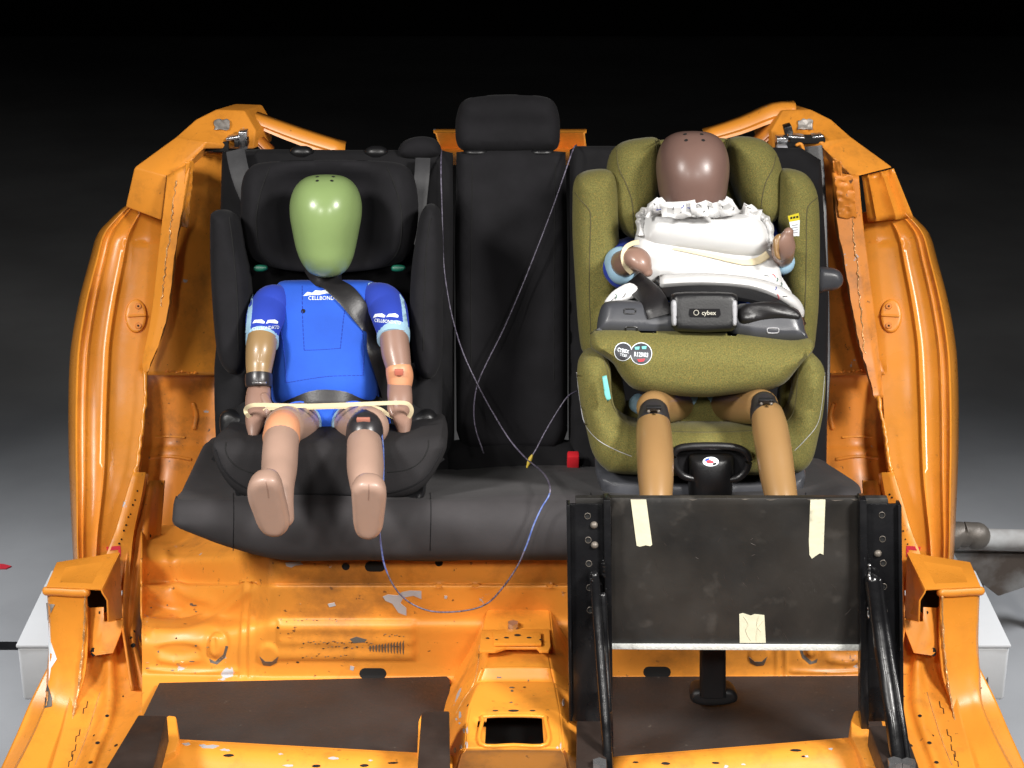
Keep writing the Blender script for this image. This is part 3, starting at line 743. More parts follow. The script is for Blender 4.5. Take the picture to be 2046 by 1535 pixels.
def slot(name, x0, x1, y, h, tree, mat):
    pts = [(x0+h*(1-math.cos(a)), y-h*math.sin(a)) for a in [math.pi/2*k/3-math.pi/2 for k in range(7)]]
    pts = [(x0+h-h*math.cos(q), y+h*math.sin(q)) for q in [R(-90+30*k) for k in range(7)]][::-1]+[(x1-h+h*math.cos(q), y+h*math.sin(q)) for q in [R(-90+30*k) for k in range(7)]]
    return patch(name, pts, tree, mat, shell, step=5, thick=.0005)
slot('slot_hole', 729, 770, 1132, 10, th, m_dark); slot('slot_hole', 718, 772, 1346, 11, th, m_dark); slot('slot_hole', 1285, 1340, 1343, 11, th, m_dark); hole('round_hole', 877, 1124, 8, th, shell, m_dark, -.36)
for x in (877, 950, 1098): hole('spot_weld', x, 1170, 7, th, shell, m_orange_dirty, -.38)

random.seed(21)
for _ in range(12):
    chip('grime_spot', random.uniform(300, 1000), random.uniform(1180, 1345), random.uniform(1.5, 5), random.uniform(1, 3), th, random.choice([m_bolt, m_weld, m_orange_dirty, m_dark]), shell, -.38)
# ---- centre tunnel
def row_t(pts, z): return [Pz(x, y, zz) for x, y, zz in pts]
def trow(yb, xb0, xb1, ys, xs0, xs1, yt, xt0, xt1, z, zs):
    e = 9
    return [(xb0, yb, 0), (lerp(xb0, xs0, .5), lerp(yb, ys, .5), zs*.5), (xs0, ys, zs), (lerp(xs0, xt0, .8), lerp(ys, yt, .8), lerp(zs, z, .86)), (xt0, yt, z-.002), (xt0+e, yt-1, z), (1030, yt-2, z+.001), (xt1-e, yt-1, z), (xt1, yt, z-.002), (lerp(xs1, xt1, .8), lerp(ys, yt, .8), lerp(zs, z, .86)), (xs1, ys, zs), (lerp(xb1, xs1, .5), lerp(yb, ys, .5), zs*.5), (xb1, yb, 0)]
T_rows = [trow(*r) for r in [
    (1345, 908, 1176, 1262, 950, 1134, 1196, 982, 1094, .18, .09),
    (1368, 895, 1184, 1285, 944, 1140, 1240, 970, 1100, .182, .10),
    (1392, 885, 1190, 1318, 938, 1146, 1288, 964, 1104, .172, .10),
    (1398, 881, 1194, 1330, 935, 1148, 1302, 968, 1100, .158, .10),
    (1406, 879, 1196, 1340, 934, 1149, 1308, 974, 1096, .162, .10),
    (1420, 874, 1200, 1366, 928, 1152, 1333, 968, 1100, .166, .11),
    (1424, 873, 1201, 1372, 927, 1153, 1338, 967, 1101, .165, .11),
    (1436, 868, 1204, 1392, 922, 1156, 1362, 958, 1106, .148, .10),
    (1440, 867, 1205, 1400, 920, 1157, 1368, 955, 1108, .150, .10),
    (1456, 862, 1210, 1430, 912, 1161, 1402, 940, 1114, .158, .11),
    (1474, 858, 1214, 1460, 906, 1164, 1430, 934, 1118, .161, .11),
    (1505, 851, 1220, 1498, 900, 1168, 1490, 928, 1124, .160, .11),
    (1512, 850, 1221, 1506, 898, 1169, 1499, 926, 1126, .158, .11),
    (1524, 847, 1224, 1526, 896, 1171, 1508, 920, 1130, .146, .10),
    (1560, 840, 1230, 1560, 890, 1176, 1550, 910, 1138, .09, .07)]]
hp = [(966, 1432), (1086, 1432), (1090, 1438), (1091, 1487), (963, 1487), (961, 1438)]
tun = grid('centre_tunnel', [row_t(r, 0) for r in T_rows], m_orange, shell, nu=5, nv=5, thick=.004, sharp=50, cut=lambda x, y: inpoly(x, y, hp))
tt = bvh(tun)
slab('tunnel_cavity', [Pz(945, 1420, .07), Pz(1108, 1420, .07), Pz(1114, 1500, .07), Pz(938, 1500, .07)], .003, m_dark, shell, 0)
emboss(tun, [([(1000, 1400), (1000, 1425)], False, 4, -.003), ([(1042, 1400), (1042, 1425)], False, 4, -.003), ('plate', [(985, 1312), (1080, 1312), (1086, 1332), (980, 1332)], 3, .003)])
q = [Pz(x, y, .1635) for x, y in crom([(964, 1440), (968, 1432), (1026, 1430), (1084, 1432), (1089, 1440), (1092, 1487), (1026, 1489), (961, 1487)], 4, True)]
tube_r('console_lip', q+[q[0]], [.0035]*(len(q)+1), m_orange_clean, shell, 8)
for (x, y, r, sq) in ((990, 1421, 6, .35), (1026, 1421, 11, .35), (1064, 1421, 6, .35), (1057, 1324, 4, .5), (1048, 1374, 3, .6), (935, 1410, 3, 1)): hole('hole', x, y, r, tt, shell, m_dark, -.6, sq)
# bracket bolted across the tunnel
zb = .184
slab('tunnel_bracket', [Pz(x, y, zb) for x, y in [(962, 1258), (1098, 1256), (1100, 1292), (1096, 1300), (1078, 1300), (1072, 1293), (1012, 1293), (990, 1300), (958, 1300)]], .006, m_orange, shell, .0012)
slab('tunnel_bracket', [Pz(x, y, zb+.008) for x, y in [(986, 1262), (1080, 1262), (1082, 1286), (986, 1286)]], .006, m_orange_clean, shell, .0012)
tb = bvh(*[o for o in shell.children if o.name.startswith('tunnel_bracket')])
for (x, y, r) in ((974, 1276, 4), (1012, 1275, 5), (1034, 1270, 7), (1057, 1275, 5), (1080, 1279, 3), (992, 1279, 3)): hole('hole', x, y, r, tb, shell, m_dark, -.5, .6)
c = Pz(1025, 1249, .188); b_ = bmesh.new(); bmesh.ops.create_cone(b_, cap_ends=True, segments=6, radius1=.010, radius2=.010, depth=.010); b_.transform(Matrix.Translation(c)); bmobj('tunnel_nut', b_, m_chrome, shell)
C = [onsurf(a, b, tt, .0, -.4) for a, b in crom([(958, 1290), (955, 1330), (945, 1370), (925, 1400), (912, 1425)], 6)]; tube_r('cut_line', C, [.0011]*len(C), m_weld, shell, 6)
for _ in range(12):
    chip('paint_chip', random.choice([random.uniform(908, 940), random.uniform(1104, 1128)]), random.uniform(1400, 1500), random.uniform(1.5, 4), random.uniform(3, 10), tt, m_chip, shell, -.7)
for _ in range(10):
    chip('paint_chip', random.uniform(960, 1100), random.uniform(1340, 1425), random.uniform(2, 6), random.uniform(1, 3), tt, random.choice([m_bolt, m_orange_dirty]), shell, -.7)

# ---- front cross members carrying the front seat rails
def cross(x0, x1, ya, yb):
    G = []
    n = 10
    for i in range(n+1):
        t = i/n; x = lerp(x0, x1, t); yt = lerp(ya, yb, t)+6*math.sin(t*9)*.0
        p = Pz(x, yt, .115)
        G.append([p+Vector((0, .02, -.10)), p+Vector((0, .006, -.01)), p, p+Vector((0, -.012, .004)), p+Vector((0, -.035, .004)), p+Vector((0, -.06, -.012)), p+Vector((0, -.075, -.03)), p+Vector((0, -.09, -.10))])
    o = grid('seat_cross_member', G, m_orange, shell, nu=3, nv=2, thick=.004, sharp=50); return o
c1 = cross(300, 905, 1476, 1510); c2 = cross(1225, 1770, 1514, 1470)
t1 = bvh(c1, c2)
for (x, y, sq, r) in ((457, 1510, .3, 11), (632, 1531, .35, 9), (728, 1530, .35, 9), (785, 1525, .2, 11), (1330, 1526, .35, 9), (1430, 1525, .3, 8), (1590, 1500, .3, 12), (1605, 1512, .5, 4), (1270, 1524, .4, 6)): hole('hole', x, y, r, t1, shell, m_dark, -.7, sq)
for (x, y, rx, ry) in ((372, 1487, 10, 3), (420, 1493, 24, 5), (405, 1490, 9, 3), (450, 1499, 12, 3), (560, 1507, 6, 2), (575, 1530, 12, 3), (668, 1516, 14, 4), (740, 1520, 5, 2), (1450, 1532, 6, 4), (1486, 1528, 5, 3), (1612, 1512, 5, 3), (1660, 1497, 6, 3)):
    chip('paint_chip', x, y, rx, ry, t1, m_chip, shell, -.7)
# upright gussets next to the rails
for pts in ([(334, 1428), (352, 1430), (358, 1478), (352, 1500), (300, 1520), (318, 1470)], [(836, 1440), (842, 1425), (846, 1535), (832, 1545)], [(1700, 1440), (1708, 1418), (1722, 1420), (1745, 1475), (1790, 1545), (1730, 1530), (1700, 1470)]):
    slab('seat_gusset', [Pz(x, y, .15-(y-1420)*.0003) for x, y in pts], .05, m_orange, shell, .004)

# ================================================================ loose boards and rails on the floor
bd = slab('floor_board', [Pz(318, 1364, .035), Pz(893, 1351, .035), Pz(899, 1358, .035), Pz(900, 1600, .035), Pz(240, 1600, .035), Pz(285, 1432, .035)], .012, m_floorboard, None, .0015)
tag(bd, 'dark brown scuffed board in the footwell left of the tunnel, in front of the blue dummy', 'board', 'boards lying in the footwells')
bd = slab('floor_board', [Pz(1190, 1352, .035), Pz(1740, 1350, .035), Pz(1800, 1600, .035), Pz(1190, 1600, .035)], .012, m_floorboard, None, .0015)
tag(bd, 'dark board in the right footwell behind the black footrest frame', 'board', 'boards lying in the footwells')
def rail(pts, z, th_, label):
    o = slab('seat_rail_bar', [Pz(x, y, z) for x, y in pts], th_, m_bar, None, .003); tag(o, label, 'steel bar', 'dull steel bars standing on the seat cross members'); return o
rail([(276, 1428), (334, 1430), (300, 1560), (196, 1560)], .20, .05, 'dull grey steel bar leaning towards the left sill, beside the left footwell board')
rail([(842, 1424), (855, 1420), (898, 1420), (900, 1560), (832, 1560)], .20, .05, 'dull grey steel bar standing upright just left of the centre tunnel')
rail([(1152, 1440), (1210, 1440), (1214, 1570), (1150, 1570)], .17, .04, 'dull steel bar under the left foot of the black footrest frame')
rail([(1736, 1450), (1806, 1448), (1850, 1570), (1780, 1570)], .17, .04, 'dull steel bar under the right foot of the black footrest frame')

# ================================================================ white blocks, pipe
def wblock(s, label):
    pf = Pz(mir(31, s), 1291, -.17); pb = Pz(mir(98, s), 1141, -.17)
    x0 = pf.x; x1 = x0-s*.30; y0 = pf.y; y1 = pb.y
    e = root('support_block', label, 'block', ((x0+x1)/2, (y0+y1)/2, -.31), 'white support blocks beside the body shell')
    box('block_body', Vector(((x0+x1)/2, (y0+y1)/2, -.241)), Vector((1, 0, 0)), Vector((0, 1, 0)), Vector((0, 0, 1)), abs(x1-x0)-.004, y1-y0-.004, .132, m_whitebox, e, .008, 3)
    box('block_lid', Vector(((x0+x1)/2, (y0+y1)/2, -.172)), Vector((1, 0, 0)), Vector((0, 1, 0)), Vector((0, 0, 1)), abs(x1-x0), y1-y0, .008, m_whitebox, e, .003, 2)
    box('block_foot', Vector(((x0+x1)/2, (y0+y1)/2, -.46)), Vector((1, 0, 0)), Vector((0, 1, 0)), Vector((0, 0, 1)), abs(x1-x0)-.16, y1-y0-.12, .31, m_dark, e, .004, 2)
wblock(-1, 'white painted rectangular block sticking out left of the orange sill'); wblock(1, 'white painted rectangular block sticking out right of the orange sill')
pr = root('floor_pipe', 'worn white painted steel pipe with rusty collar lying right of the car body', 'pipe', P(1980, 1100, .9))
a = P(1900, 1076, .9); b = P(2120, 1082, .9)
tube_r('pipe_tube', [lerp(a, b, k/6) for k in range(7)], [.028]*7, m_pipe, pr, 24)
C = [P(1898+k*7, 1070+random.uniform(-4, 4), .89) for k in range(9)]
tube_r('rusty_collar', C, [random.uniform(.028, .036) for _ in C], m_bolt, pr, 12)
slab('pipe_bracket', [P(1905, 1105, .93), P(2120, 1108, .93), P(2120, 1150, .93), P(1995, 1192, .93), P(1960, 1165, .93), P(1920, 1130, .93)], .03, m_pipe, pr, .003)
for ob in (P(1960, 1150, .95), P(2090, 1150, .95)): box('pipe_post', Vector((ob.x, ob.y+.03, (ob.z-.62)/2)), Vector((1, 0, 0)), Vector((0, 1, 0)), Vector((0, 0, 1)), .03, .03, ob.z+.62, m_pipe, pr, .003)

# ================================================================ rear bench
bench = root('rear_bench_seat', 'black cloth rear bench seat of the car with raised centre head restraint', 'car seat', (0, -.1, .2))
BP = Plane(1023, 930, .02, 22)
left_b = inflate('backrest', BP, [(444, 302), (520, 298), (700, 300), (880, 300), (905, 306), (908, 500), (908, 900), (905, 1000), (440, 1000), (436, 600)], m_black, bench, r=.02, T=.03, back=.06, step=.03, smooth=0)
right_b = inflate('backrest', BP, [(1138, 300), (1150, 292), (1400, 292), (1600, 296), (1640, 320), (1655, 600), (1650, 1000), (1136, 1000), (1136, 600)], m_black, bench, r=.02, T=.03, back=.06, step=.03, smooth=0)
ctr = inflate('backrest', BP, [(912, 304), (1000, 298), (1060, 298), (1130, 304), (1134, 500), (1134, 860), (1120, 900), (925, 900), (912, 860), (909, 500)], m_black2, bench, r=.025, T=.045, back=.05, step=.015, smooth=0,
    bulge=lambda u, v, d: -.012*math.exp(-((u)/.05)**2)*min(1, d/.03)+.006*math.sin(v*9))
tc = bvh(ctr)
for x in (944, 1110): stitch('seam', [(x, 312), (x-2, 450), (x-3, 600), (x-3, 760)], tc, .0010, m_dark, bench, .0)
inflate('backrest_bolster', BP, [(905, 880), (1140, 880), (1150, 970), (1150, 1010), (895, 1010), (895, 960)], m_black, bench, r=.03, T=.04, back=.05, step=.02)
# top guides and stub
TP = Plane(1015, 245, .27, 12)
inflate('head_restraint', TP, [(912, 232), (922, 205), (950, 193), (1015, 189), (1080, 192), (1106, 203), (1117, 230), (1119, 262), (1116, 292), (1100, 302), (1050, 305), (1000, 306), (945, 304), (920, 298), (911, 280), (910, 250)], m_black2, bench, r=.034, T=.045, back=.045, step=.009,
        bulge=lambda u, v, d: -.008*math.exp(-((v+.005)/.02)**2)*min(1, d/.03))
for x in (950, 1083):
    sections('guide_collar', Plane(x, 306, .24, 12), [(x, 299, 18, .015, .015, 2.4, 0), (x, 302, 24, .02, .02, 2.4, 0), (x, 308, 24, .02, .02, 2.4, 0), (x, 311, 18, .015, .015, 2.4, 0)], m_plast, bench)
for x in (603, 752):
    sections('guide_collar', Plane(x, 305, .24, 12), [(x, 292, 10, .010, .010, 2.4, 0), (x, 297, 20, .018, .018, 2.4, 0), (x, 306, 24, .02, .02, 2.4, 0), (x, 314, 16, .015, .015, 2.4, 0)], m_plast, bench)
inflate('folded_head_restraint', Plane(838, 298, .24, 12), [(795, 300), (805, 284), (825, 275), (850, 273), (872, 280), (882, 298), (878, 312), (850, 318), (815, 318), (798, 312)], m_black2, bench, r=.02, T=.03, back=.03, step=.008)
# bench cushion: loft across, profile in side view
prof = [(.06, .20), (.02, .285), (-.06, .315), (-.20, .362), (-.33, .405), (-.42, .434), (-.465, .442), (-.492, .430), (-.503, .405), (-.500, .37), (-.487, .345), (-.462, .326), (-.40, .31)]
xsb = [(340, .80), (346, .93), (358, .985), (385, 1), (450, 1), (560, 1.0), (700, 1), (860, 1), (1000, 1.0), (1140, 1), (1300, 1), (1450, 1), (1600, 1), (1670, 1), (1700, .985), (1714, .93), (1720, .80)]
rings = []
for (x, k) in xsb:
    X = (x-1023)*mpp(P(x, 1040, -.46)); ring = []
    wv = .006*math.sin(x*.013)
    dz = .02 if x > 1600 else 0
    for (Y, z) in crom(prof, 4): ring.append(Vector((X, lerp(-.2, Y, k), lerp(.36, z+wv*(1 if Y > -.45 else 0)+max(0, min(1, (560-x)/210))**1.5*.075*max(0, min(1, (.425-z)/.1)), k)+(.02*(x > 1650)))))
    rings.append(ring)
cols = [catv(c, 4) for c in zip(*rings)]; rings = [list(r) for r in zip(*cols)]
cush = loft('seat_cushion', rings, m_cush, bench)
tcs = bvh(cush)
for x in (466, 860, 1180, 1610):
    q = [(x, 985), (x+1, 1010), (x+1, 1040), (x, 1080), (x, 1100)]; stitch('seam', q, tcs, .0009, m_black, bench, 0, Y=-.5)
# buckle sockets
e = P(1145, 920, -.03); box('belt_buckle', e, Vector((1, 0, 0)), Vector((0, .93, .3)), Vector((0, -.3, .93)), .024, .02, .036, m_red, bench, .004)
# grey side lever beside the right backrest
inflate('armrest_lever', Plane(1655, 560, .05, 10), [(1630, 538), (1655, 535), (1675, 540), (1684, 553), (1683, 567), (1672, 578), (1650, 582), (1630, 582)], m_gplast, bench, r=.014, T=.018, back=.03, step=.007)

# shoulder belts hanging behind the booster
def belt_px(name, pts, Y0, wpx, mat, label, parent=None, lift=0):
    C = [P(x, y, Y) for x, y, Y in pts]; N = [Vector((0, -1, .3))]*len(C)
    o = ribbon(name, C, N, wpx*mpp(C[0]), .0014, mat, parent)
    return o
b1 = belt_px('shoulder_belt', [(470, 300, .20), (478, 340, .17), (492, 380, .15), (520, 440, .13), (560, 520, .10)], 0, 38, m_beltg, None)
tag(b1, 'grey webbing belt running down behind the left edge of the black booster', 'seat belt')
b2 = belt_px('shoulder_belt', [(845, 316, .20), (843, 350, .17), (838, 400, .15), (834, 450, .13), (832, 520, .10)], 0, 30, m_beltg, None)
tag(b2, 'grey webbing belt hanging behind the right edge of the black booster', 'seat belt')
b3 = belt_px('shoulder_belt', [(1625, 292, .30), (1632, 380, .27), (1636, 500, .22), (1640, 640, .17), (1640, 760, .12), (1630, 900, .04)], 0, 36, m_belt, None)
tag(b3, 'black belt webbing hanging between the olive seat and the orange right pillar', 'seat belt')
rt_ = root('belt_retractor', 'black belt retractor housing in the upper right corner of the body shell', 'belt reel', P(1560, 330, .26))
box('reel_housing', P(1572, 322, .30), Vector((1, 0, 0)), Vector((0, 1, 0)), Vector((0, 0, 1)), .045, .06, .07, m_plast, rt_, .006, 3)
box('reel_cap', P(1562, 298, .28), Vector((1, 0, 0)), Vector((0, 1, 0)), Vector((0, 0, 1)), .022, .02, .016, m_gplast2, rt_, .003)
tube_r('orange_loop', catv([P(x, y, .27) for x, y in [(1592, 290), (1600, 288), (1605, 300), (1604, 318)]], 4), [.0035]*13, m_orange, rt_, 8)

# ================================================================ black booster seat
boo = root('booster_seat', 'black high-back booster seat with deep side wings holding the blue-shirted dummy', 'child seat', (P(655, 940, -.3).x, -.2, .42))
BB = Plane(655, 700, .00, 20)
inflate('back_shell', BB, [(452, 560), (500, 480), (800, 480), (856, 560), (866, 880), (655, 905), (446, 880)], m_black, boo, r=.05, T=.02, back=.05, step=.02, bulge=lambda u, v, d: -.03*min(1, d/.08))
HB = Plane(655, 430, .01, 16)
hr = inflate('booster_head_rest', HB, [(481, 400), (484, 362), (496, 338), (520, 326), (590, 321), (655, 320), (730, 321), (792, 325), (818, 338), (830, 364), (836, 410), (833, 460), (822, 500), (800, 524), (740, 540), (655, 546), (570, 540), (512, 522), (490, 490), (482, 450)], m_black2, boo, r=.030, T=.035, back=.05, step=.010,
     bulge=lambda u, v, d: -.055*(1/(1+math.exp((abs(u)-.085)*70)))*min(1, d/.04)+.012*math.exp(-((abs(u)-.135)/.03)**2)*min(1, d/.03))
th2 = bvh(hr)
stitch('seam', [(540, 332), (522, 380), (512, 440), (520, 500), (545, 530)], th2, .0012, m_dark, boo, 0, Y=-.02)
stitch('seam', [(772, 332), (792, 380), (803, 440), (796, 500), (770, 530)], th2, .0012, m_dark, boo, 0, Y=-.02)
WB = Plane(655, 590, -.10, 14)
wing_l = inflate('side_wing', WB, [(421, 440), (426, 424), (442, 419), (462, 426), (476, 446), (486, 500), (498, 560), (502, 640), (500, 700), (492, 738), (474, 748), (452, 738), (436, 706), (428, 640), (422, 540)], m_black2, boo, r=.026, T=.05, back=.12, step=.010)
wing_r = inflate('side_wing', WB, [(832, 470), (838, 436), (848, 414), (860, 407), (874, 414), (882, 436), (886, 500), (885, 600), (884, 700), (876, 738), (862, 756), (842, 752), (826, 720), (818, 640), (822, 540)], m_black2, boo, r=.026, T=.05, back=.12, step=.010)
for s, tw in ((-1, bvh(wing_l)), (1, bvh(wing_r))):
    x0 = 466 if s < 0 else 852
    stitch('seam', [(x0-8*-s, 435), (x0, 500), (x0+8, 600) if s < 0 else (x0-4, 600), (x0+10, 700) if s < 0 else (x0-6, 700)], tw, .0011, m_dark, boo, 0, Y=-.15)
for x in (521, 796):
    inflate('teal_clip', Plane(x, 537, -.07, 20), [(x-14, 533), (x-4, 529), (x+12, 531), (x+14, 538), (x+4, 543), (x-12, 542)], m_teal, boo, r=.004, T=.006, back=.01, step=.004)
# lower side struts and dark inner sides
for s in (-1, 1):
    a_ = lambda x: x if s < 0 else 1312-x
    inflate('side_strut', Plane(655, 800, -.10, 14), [(a_(432), 690), (a_(470), 720), (a_(496), 740), (a_(494), 860), (a_(480), 900), (a_(440), 895), (a_(430), 850)], m_black, boo, r=.015, T=.02, back=.05, step=.012)
    inflate('belt_guide', Plane(655, 840, -.20, 14), [(a_(440), 830), (a_(462), 818), (a_(492), 838), (a_(488), 875), (a_(462), 890), (a_(442), 868)], m_plast, boo, r=.012, T=.02, back=.04, step=.008)
# base: rounded front lip with the seat surface behind it
BS = Plane(658, 940, -.40, 12)
base = inflate('booster_base', BS, [(424, 890), (428, 880), (440, 876), (560, 878), (760, 874), (868, 868), (884, 872), (892, 884), (890, 902), (868, 945), (846, 972), (815, 990), (760, 998), (655, 1000), (560, 999), (500, 994), (466, 975), (440, 940), (428, 912)], M('booster_cover_cloth', (.022, .0205, .022), .88, 0, .4, 700, .2, 14, spec=.25), boo, r=.026, T=.036, back=.30, step=.009)
tbs = bvh(base)
stitch('piping', [(432, 900), (446, 935), (470, 962), (505, 980), (560, 986), (655, 988), (760, 986), (812, 976), (848, 955), (872, 920), (884, 895)], tbs, .0018, m_black, boo, 0, Y=-.4)
stitch('seam', [(452, 884), (452, 905), (470, 930), (500, 944), (540, 948)], tbs, .0012, m_dark, boo, 0, Y=-.4)
stitch('seam', [(775, 944), (815, 938), (842, 920), (855, 896), (856, 880)], tbs, .0012, m_dark, boo, 0, Y=-.4)
inflate('under_shell', Plane(658, 985, -.41, 8), [(470, 965), (500, 985), (560, 1000), (655, 1004), (760, 1000), (830, 982), (846, 966), (850, 985), (835, 1003), (790, 1010), (655, 1012), (520, 1010), (478, 1000)], m_plast, boo, r=.012, T=.02, back=.28, step=.01)
inflate('booster_cushion', Plane(655, 870, -.22, 60), [(500, 800), (810, 800), (850, 880), (860, 930), (450, 930), (460, 880)], m_black, boo, r=.05, T=.03, back=.05, step=.02)

# ================================================================ left dummy
d1 = root('crash_test_dummy', 'child crash-test dummy with smooth green head, blue suit and pink-brown legs in the black booster', 'dummy', (P(655, 860, -.2).x, -.2, .50))
HP = Plane(651, 450, -.10, 14)
head = sections('head', HP, [(651, 349, 3, .01, .01, 2.1, 0), (651, 350, 22, .02, .02, 2.1, 0), (651, 354, 38, .036, .036, 2.15, 0), (651, 363, 52, .052, .052, 2.2, 0), (651, 380, 64, .068, .07, 2.2, 0), (651, 405, 71, .078, .08, 2.2, 0), (651, 432, 71, .080, .082, 2.15, 0), (651, 462, 66, .075, .08, 2.1, 0), (651, 492, 60, .066, .07, 2.1, 0), (652, 516, 53, .058, .06, 2.1, 0), (653, 535, 43, .045, .05, 2.1, 0), (653, 546, 32, .032, .04, 2.1, 0), (653, 552, 18, .02, .02, 2.1, 0), (653, 554, 3, .005, .005, 2.1, 0)], m_green, d1, n=48, sub=5, sharp=60)
th3 = bvh(head)
for x, y in ((634, 354), (666, 354), (634, 362), (663, 362)): hole('screw_hole', x, y, 3.4, th3, head, m_dark, -.1)
TPn = Plane(652, 690, -.12, 22)
limb('neck', [(653, 600, -.05, 30), (653, 560, -.06, 30), (653, 520, -.07, 28)], m_plast, d1)
def shirt_fn(p, a, cy): return p
torso = sections('torso_suit', TPn, [(652, 559, 70, .010, .01, 2.4, -.02), (652, 561, 88, .030, .03, 2.4, -.015), (652, 568, 98, .045, .05, 2.6, -.008), (652, 590, 102, .056, .06, 2.8, 0), (652, 625, 100, .064, .06, 2.8, .002), (652, 665, 99, .068, .06, 2.7, .004), (652, 700, 99, .073, .06, 2.5, .006), (652, 735, 103, .080, .06, 2.4, .008), (652, 765, 107, .084, .06, 2.4, .008), (652, 790, 108, .080, .06, 2.4, .004), (652, 806, 106, .068, .06, 2.4, -.002), (652, 820, 98, .05, .05, 2.4, -.01)], m_blue, d1, n=56, sub=5, sharp=60)
ttor = bvh(torso)
# piping and stitched pocket on the shirt
for pts in ([(604, 572), (605, 640), (608, 700)], [(608, 700), (640, 699), (680, 696)], [(680, 696), (686, 640), (692, 600)], [(572, 765), (620, 757), (660, 752), (725, 750)], [(572, 765), (570, 720), (562, 660)], [(725, 750), (726, 700), (722, 650)]):
    q = crom(pts, 8)
    for k in range(0, len(q)-1, 1):
        C = [onsurf(q[k][0], q[k][1], ttor, .0004), onsurf(lerp(q[k][0], q[k+1][0], .6), lerp(q[k][1], q[k+1][1], .6), ttor, .0004)]
        tube_r('stitch', C, [.0007]*2, m_navy, torso, 5)
for pts in ([(548, 575), (552, 585), (561, 602), (562, 620), (558, 628), (553, 610), (549, 592)], [(735, 568), (742, 566), (741, 590), (738, 616), (732, 610), (733, 590)]):
    patch('shoulder_trim', pts, ttor, m_lblue, torso, thick=.002, step=5)
hole('button_hole', 606, 622, 4.5, ttor, torso, m_dark)
# chest emblem and lettering
patch('chest_logo', [(606, 592), (614, 584), (624, 586), (630, 581), (642, 582), (652, 580), (668, 582), (672, 587), (650, 587), (636, 590), (622, 590)], ttor, m_print, torso, thick=.0006, step=4)
lettering('chest_lettering', 'CELLBOND', 642, 596, 8, ttor, m_print, torso, sx=.95)
# arms
sl = limb('sleeve', [(560, 598, -.10, 33), (546, 604, -.115, 39), (537, 618, -.13, 40), (529, 640, -.16, 38), (525, 662, -.18, 34), (524, 680, -.20, 31)], m_navy, d1, flat=.9, cap1=False)
sr = limb('sleeve', [(748, 594, -.10, 33), (762, 600, -.115, 38), (773, 614, -.13, 39), (780, 636, -.16, 37), (784, 655, -.18, 34), (786, 672, -.20, 31)], m_navy, d1, flat=.9, cap1=False)
for (x, y, w_, tilt, x2) in ((524, 678, 33, 5, 536), (786, 670, 33, -5, 776)):
    c0 = P(x, y-7, -.185); c1_ = P(x, y+10, -.205)
    tube_r('sleeve_hem', [c0, lerp(c0, c1_, .5), c1_], [w_*mpp(c0)*1.0]*2+[w_*mpp(c0)*.99], m_lblue, d1, 24, cap0=False, cap1=False)
tsl, tsr = bvh(sl), bvh(sr)
for pts, t_ in (([(500, 598), (506, 588), (504, 620), (500, 665), (492, 665), (495, 630)], tsl), ([(798, 588), (806, 600), (814, 650), (812, 655), (806, 650), (802, 610)], tsr)):
    patch('sleeve_trim', pts, t_, m_lblue, sl if t_ is tsl else sr, thick=.001, step=5)
for (cx, cy, t_, a) in ((530, 644, tsl, -3), (771, 632, tsr, 6)):
    for k in (-1, 1):
        q = [(cx+k*13-12, cy+3-k*a*.15), (cx+k*13-8, cy-4), (cx+k*13+6, cy-5), (cx+k*13+12, cy-1), (cx+k*13+11, cy+3), (cx+k*13-4, cy+1)]
        patch('sleeve_logo', q, t_, m_print, sl if cx < 600 else sr, thick=.0006, step=4)
lettering('sleeve_lettering', 'CELLBONDATD', 531, 656, 7, tsl, m_print, sl, ang=-5, sx=.78)
lettering('sleeve_lettering', 'CELLBONDATD', 775, 643, 7, tsr, m_print, sr, ang=7, sx=.78, bold=.006)
limb('forearm', [(524, 676, -.20, 30), (521, 700, -.22, 30), (518, 730, -.235, 27), (517, 752, -.25, 24)], m_tan, d1, cap0=False)
limb('forearm', [(787, 670, -.20, 29), (790, 700, -.22, 29), (794, 722, -.235, 27), (797, 736, -.245, 25)], m_skin, d1, cap0=False)
C = [P(517, y, Y) for y, Y in ((749, -.250), (756, -.254), (766, -.258), (774, -.262))]
ws_ = tube_r('wrist_strap', C, [.0245, .0252, .025, .0235], m_blackrub, d1, 24, cap0=False, cap1=False)
box('strap_clip', P(518, 765, -.286), Vector((1, 0, 0)), Vector((0, 1, 0)), Vector((0, 0, 1)), .026, .006, .004, m_chrome, ws_, .0012)
limb('elbow_joint', [(797, 740, -.247, 26.5), (799, 752, -.250, 27), (799, 766, -.255, 25)], m_orangejoint, d1)
box('joint_plate', P(797, 744, -.2765), Vector((1, 0, 0)), Vector((0, 1, 0)), Vector((0, 0, 1)), .016, .005, .012, M('dull_red_plastic', (.42, .12, .08), .5), d1, .0015)
limb('hand', [(517, 782, -.265, 24), (515, 800, -.28, 25), (512, 822, -.30, 22), (508, 850, -.33, 17), (506, 872, -.35, 9)], m_skin, d1, flat=.8)
limb('hand', [(798, 768, -.255, 24), (799, 795, -.28, 25), (802, 822, -.30, 22), (806, 850, -.33, 16), (807, 870, -.35, 9)], m_skin, d1, flat=.8)
limb('thumb', [(527, 795, -.285, 12), (534, 812, -.30, 10), (533, 830, -.31, 7)], m_skin, d1)
limb('thumb', [(786, 800, -.285, 11), (782, 815, -.30, 9), (785, 828, -.31, 7)], m_skin, d1)
